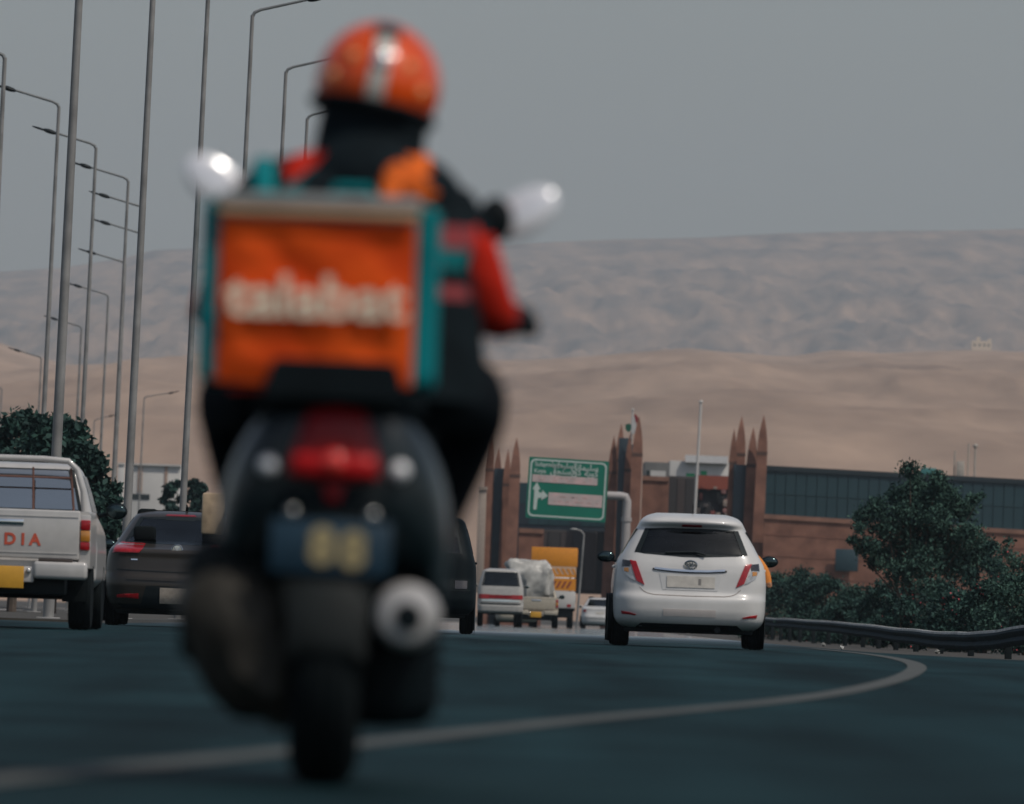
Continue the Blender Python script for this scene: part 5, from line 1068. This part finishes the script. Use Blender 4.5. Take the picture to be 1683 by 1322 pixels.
# ------------------------------------------------------------------ the rider
RD = empty('person', SCT.location, 0, R(.6)); tag(RD, 'delivery rider in red jacket and orange helmet sitting on the black scooter', 'person')
ox_ = -.015
sv = [(.02 + ox_, .36, .92, .21, .14),                 # 0 pelvis
      (.05 + ox_, .40, 1.05, .235, .13), (.06 + ox_, .44, 1.20, .225, .13), (.045 + ox_, .47, 1.30, .13, .10), (.045 + ox_, .50, 1.385, .085), (.05 + ox_, .53, 1.44, .08), (.055 + ox_, .55, 1.53, .095), (.06 + ox_, .56, 1.58, .08),   # spine 1-3, neck 4-5, head 6-7
      (.22 + ox_, .47, 1.285, .078), (.262, .44, 1.17, .070), (.315, .46, 1.035, .062), (.34, .66, 1.03, .05), (.37, .84, 1.035, .036), (.372, .885, 1.04, .036),      # right arm 8-13
      (-.18 + ox_, .47, 1.285, .078), (-.24, .44, 1.14, .066), (-.285, .48, 1.02, .056), (-.30, .68, 1.02, .046), (-.305, .84, 1.035, .034), (-.306, .885, 1.04, .036),  # left arm 14-19
      (.16, .42, .88, .125), (.285, .70, .86, .09), (.285, .84, .80, .078), (.20, .90, .55, .058), (.17, .86, .41, .042), (.17, .98, .39, .038),      # right leg 20-25
      (-.15, .42, .86, .12), (-.25, .70, .83, .09), (-.25, .84, .79, .078), (-.20, .90, .55, .058), (-.17, .86, .41, .042), (-.17, .98, .39, .038)]
se = [(0, 1), (1, 2), (2, 3), (3, 4), (4, 5), (5, 6), (6, 7), (3, 8), (8, 9), (9, 10), (10, 11), (11, 12), (12, 13), (3, 14), (14, 15), (15, 16), (16, 17), (17, 18), (18, 19),
      (0, 20), (20, 21), (21, 22), (22, 23), (23, 24), (24, 25), (0, 26), (26, 27), (27, 28), (28, 29), (29, 30), (30, 31)]
for hd, sx in ((13, 1), (19, -1)):
    bx0, by0, bz0 = sv[hd][:3]
    for i in range(4):
        k0 = len(sv); off = (-.032 + .021 * i) * sx
        sv += [(bx0 + off, by0 + .035, bz0 + .012, .011), (bx0 + off, by0 + .052, bz0 - .012, .010), (bx0 + off, by0 + .035, bz0 - .034, .009)]; se += [(hd, k0), (k0, k0 + 1), (k0 + 1, k0 + 2)]
    k0 = len(sv); sv += [(bx0 - sx * .04, by0 + .008, bz0 - .012, .012), (bx0 - sx * .045, by0 + .03, bz0 - .036, .010)]; se += [(hd, k0), (k0, k0 + 1)]
me = skin_mesh(sv, se, 2)
JR = mat('jacket_red', (.52, .022, .010), .8, spec=.08, var=.25, scale=9, bump=.5, bscale=25); JK = mat('clothes_black', (.008, .013, .016), .9, spec=.08, var=.3, scale=8, bump=.4, bscale=25); JT = mat('jacket_teal', (.006, .14, .15), .8, spec=.08, var=.25, scale=9); JO = mat('jacket_orange', (.62, .12, .02), .8, spec=.08, var=.2, scale=9); TRS = mat('trousers_black', (.007, .010, .013), .9, spec=.08, var=.3, bump=.4, bscale=20)
body = link_mesh('body', me, [TRS, JR, JK, JT, JO], RD, 0)
for p in me.polygons:
    p.use_smooth = True; c = p.center; ax = abs(c.x - .04)
    if c.z < .90 or (c.z < 1.06 and c.y < .78 and -.19 < c.x < .25) or (c.z < .955 and c.y < .6): i = 0
    elif ax < .10 and c.z > 1.36: i = 2                                   # neck warmer, balaclava
    elif c.y > .53 and c.z < 1.15: i = 2                                                # gloves
    elif ax > .16 and c.z < 1.215 and (c.x > .24 or c.x < -.19): i = 1   # sleeves
    elif c.z > 1.24: i = 4 if .09 < c.x < .17 else 1 if -.14 < c.x < -.08 else 2
    else:
        bnd = int((c.z - .9) / .075); i = (2, 3, 1, 3, 2, 1)[bnd % 6]
    p.material_index = i
rings = []
for z, w_, d_, dx in ((.84, .27, .14, .03), (.93, .275, .14, .035), (1.02, .26, .14, .035), (1.06, .255, .14, .035), (1.09, .252, .14, .034), (1.125, .25, .14, .032), (1.14, .25, .14, .032), (1.17, .253, .14, .034), (1.20, .255, .14, .035), (1.22, .255, .14, .035), (1.26, .25, .13, .035), (1.30, .21, .12, .035), (1.335, .15, .10, .032), (1.36, .10, .08, .03)):
    rings.append([(dx + w_ * math.copysign(abs(math.cos(u)) ** .8, math.cos(u)) * (1 + .02 * math.sin(4 * u + z * 40)), .37 + (z - .87) * .24 + d_ * math.sin(u), z) for u in np.linspace(0, 2 * math.pi, 41)[:-1]])
k = MB(); k.loft(rings); jk = k.build('jacket', [JK, JR, JT, JO, mat('jacket_pink', (.26, .05, .055), .8, spec=.1)], RD, smooth=80)
for p in jk.data.polygons:
    c = p.center
    if c.x > .15: p.material_index = 0 if c.z > 1.23 or c.x > .262 else 4 if c.z > 1.18 else 0 if c.z > 1.155 else 2 if c.z > 1.11 else 0 if c.z > 1.09 else 4 if c.z > 1.055 else 0
    elif c.x < -.1: p.material_index = 2 if c.z > 1.2 else 1
    else: p.material_index = 0
# helmet: shell tilted a little to the right, white stripe, black crown vent
HM = Matrix.Translation((.045, .56, 1.525)) @ Matrix.Scale(1.13, 4) @ Matrix.Rotation(R(9), 4, 'Y') @ Matrix.Rotation(R(-6), 4, 'X')
HORG = mat('helmet_orange', (.74, .080, .006), .28, coat=.5, spec=.3, var=.12, scale=7)
k = MB(); k.ell((0, 0, 0), (.122, .145, .125), 36, 22, z0=-.42, z1=1); k.v = [tuple(HM @ Vector(v)) for v in k.v]; hel = k.build('helmet', HORG, RD, smooth=80)
md = hel.modifiers.new('thickness', 'SOLIDIFY'); md.thickness = .012; md.offset = -1
def on_helmet(xs_, ts, dr):
    q = MB(); vs = []
    for t in ts:
        for x in xs_(t): cxy = math.sqrt(max(0, 1 - (x / .122) ** 2)); vs.append(tuple(HM @ Vector((x * (1 + dr), -.145 * cxy * math.cos(t) * (1 + dr), .125 * cxy * math.sin(t) * (1 + dr)))))
    n1 = len(xs_(ts[0])); q.add(vs, [(j * n1 + i, j * n1 + i + 1, (j + 1) * n1 + i + 1, (j + 1) * n1 + i) for j in range(len(ts) - 1) for i in range(n1 - 1)]); return q
on_helmet(lambda t: [-.017, -.006, .006, .017], list(np.linspace(R(-22), R(40), 14)), .025).build('helmet_stripe', mat('helmet_white', (.50, .49, .44), .3, coat=.8, var=.08), hel, smooth=80)
on_helmet(lambda t: [-.023, -.008, .008, .023], list(np.linspace(R(40), R(58), 6)), .045).build('helmet_vent', SBLK, hel, smooth=80)
k = MB(); k.ell((0, -.147, .028), (.017, .008, .020), 14, 8); k.v = [tuple(HM @ Vector(v)) for v in k.v]; k.build('helmet_disc', mat('disc_silver', (.8, .8, .78), .2, metal=.9), hel)  # small silver disc set on the stripe
k = MB(); k.tube([tuple(HM @ Vector((.118 * math.cos(a), .142 * math.sin(a), -.052))) for a in np.linspace(0, 2 * math.pi, 33)], .009, 6); k.build('helmet_rim', SBLK, hel)
for sx in (-1, 1):
    for j, (xx, zz) in enumerate(((.055, .03), (.085, -.01))):
        k = MB(); cyy = -.145 * math.sqrt(max(0, 1 - (xx / .122) ** 2 - (zz / .125) ** 2)); k.ell((sx * xx, cyy, zz), (.012, .006, .012), 10, 6); k.v = [tuple(HM @ Vector(v)) for v in k.v]; k.build('helmet_spot', mat('spot_orange', (.75, .28, .08), .3, coat=.6), hel)  # lighter orange spots on both sides of the stripe
# neck warmer / hood cloth
k = MB(); rings = []
for z, rx_, ry_, dx in ((1.285, .16, .11, -.022), (1.32, .145, .105, -.012), (1.35, .126, .10, -.004), (1.40, .120, .105, .002), (1.45, .120, .11, .008), (1.49, .118, .115, .012)):
    rings.append([(.05 + ox_ + dx + rx_ * math.cos(u) * (1 + .04 * math.sin(5 * u + z * 30)), .53 + ry_ * math.sin(u), z + .008 * math.sin(3 * u)) for u in np.linspace(0, 2 * math.pi, 31)[:-1]])
k.loft(rings); k.build('hood', JK, RD, smooth=80)
# ------------------------------------------------------------------ delivery bag on the rider's back
BG = empty('delivery_bag', (SCT.location.x - .040, Ysc - .02, .858), R(-1.0), R(.0)); BG.scale = (1, 1, .92); tag(BG, 'square orange and teal insulated delivery bag lettered talabat on the rider back', 'bag')
BORG = mat('bag_orange', (.70, .056, .006), .75, spec=.12, var=.2, scale=5, bump=.35, bscale=9, c2=(.76, .098, .010)); BTEAL = mat('bag_teal', (.003, .19, .205), .7, spec=.12, var=.25, scale=6, bump=.3, bscale=10); BGREY = mat('bag_grey', (.23, .245, .24), .7, var=.15); BWHT = mat('bag_lettering', (.86, .74, .55), .7, var=.1)
k = MB(); rings = []
for y, w_, z0_, z1_ in ((-.19, .240, .004, .41), (-.178, .248, .0, .415), (-.10, .252, -.01, .418), (.05, .252, -.012, .42), (.16, .252, -.01, .42), (.19, .245, .0, .415)):
    pts = rrect(2 * w_, z1_ - z0_, .025, 4); rings.append([(p[0] * (1 + .0 * p[1]), y, (z0_ + z1_) / 2 + p[1]) for p in pts])
k.loft(rings); bagb = k.build('shell', BTEAL, BG, smooth=50)
# face panel with a slack, wrinkled surface
nxp, nzp = 40, 36; vs = []
for j in range(nzp + 1):
    for i in range(nxp + 1):
        u, v = i / nxp, j / nzp; x = -.208 + .416 * u; z = -.004 + .374 * v
        e = min(1, min(u, 1 - u, v, 1 - v) * 9); wr = mnoise.fractal(Vector((x * 7, z * 9 + x * 4, 2.2)), 1, 2, 4)
        sag = .012 * math.sin(math.pi * u) * (1 - v) ; vs.append((x, -.196 - e * (.008 + .010 * wr), z - sag * .6 * (1 - v)))
k = MB(); k.add(vs, [(j * (nxp + 1) + i, j * (nxp + 1) + i + 1, (j + 1) * (nxp + 1) + i + 1, (j + 1) * (nxp + 1) + i) for j in range(nzp) for i in range(nxp)]); k.build('face_panel', BORG, BG, smooth=80)
k = MB(); k.box(-.215, .215, -.215, .18, .395, .432, .012, seg=3); k.build('lid', BGREY, BG)
k = MB(); k.box(-.213, .213, -.222, -.212, .380, .396, .003); k.build('lid_piping', mat('bag_piping', (.55, .33, .18), .7), BG)
text_obj('lettering', 'talabat', .135, BWHT, BG, FACE(.0, -.222, .190), .002, .003, 'CENTER', 1.06)
for sx in (-1, 1):
    k = MB(); k.box(sx * .236 - .012, sx * .236 + .012, -.12, -.02, .11, .17, .008); k.build('side_pocket', BTEAL, BG)
    k = MB(); k.tube([(sx * .13, .19, .40), (sx * .14, .26, .49), (sx * .145, .40, .515), (sx * .15, .52, .45)], [.022, .026, .028, .022], 8); k.build('shoulder_strap', BTEAL if sx < 0 else JO, BG)
k = MB(); k.tube([(.02, -.05, .43), (.03, -.05, .455), (.10, -.05, .455), (.11, -.05, .43)], .010, 8); k.build('carry_handle', BTEAL, BG)
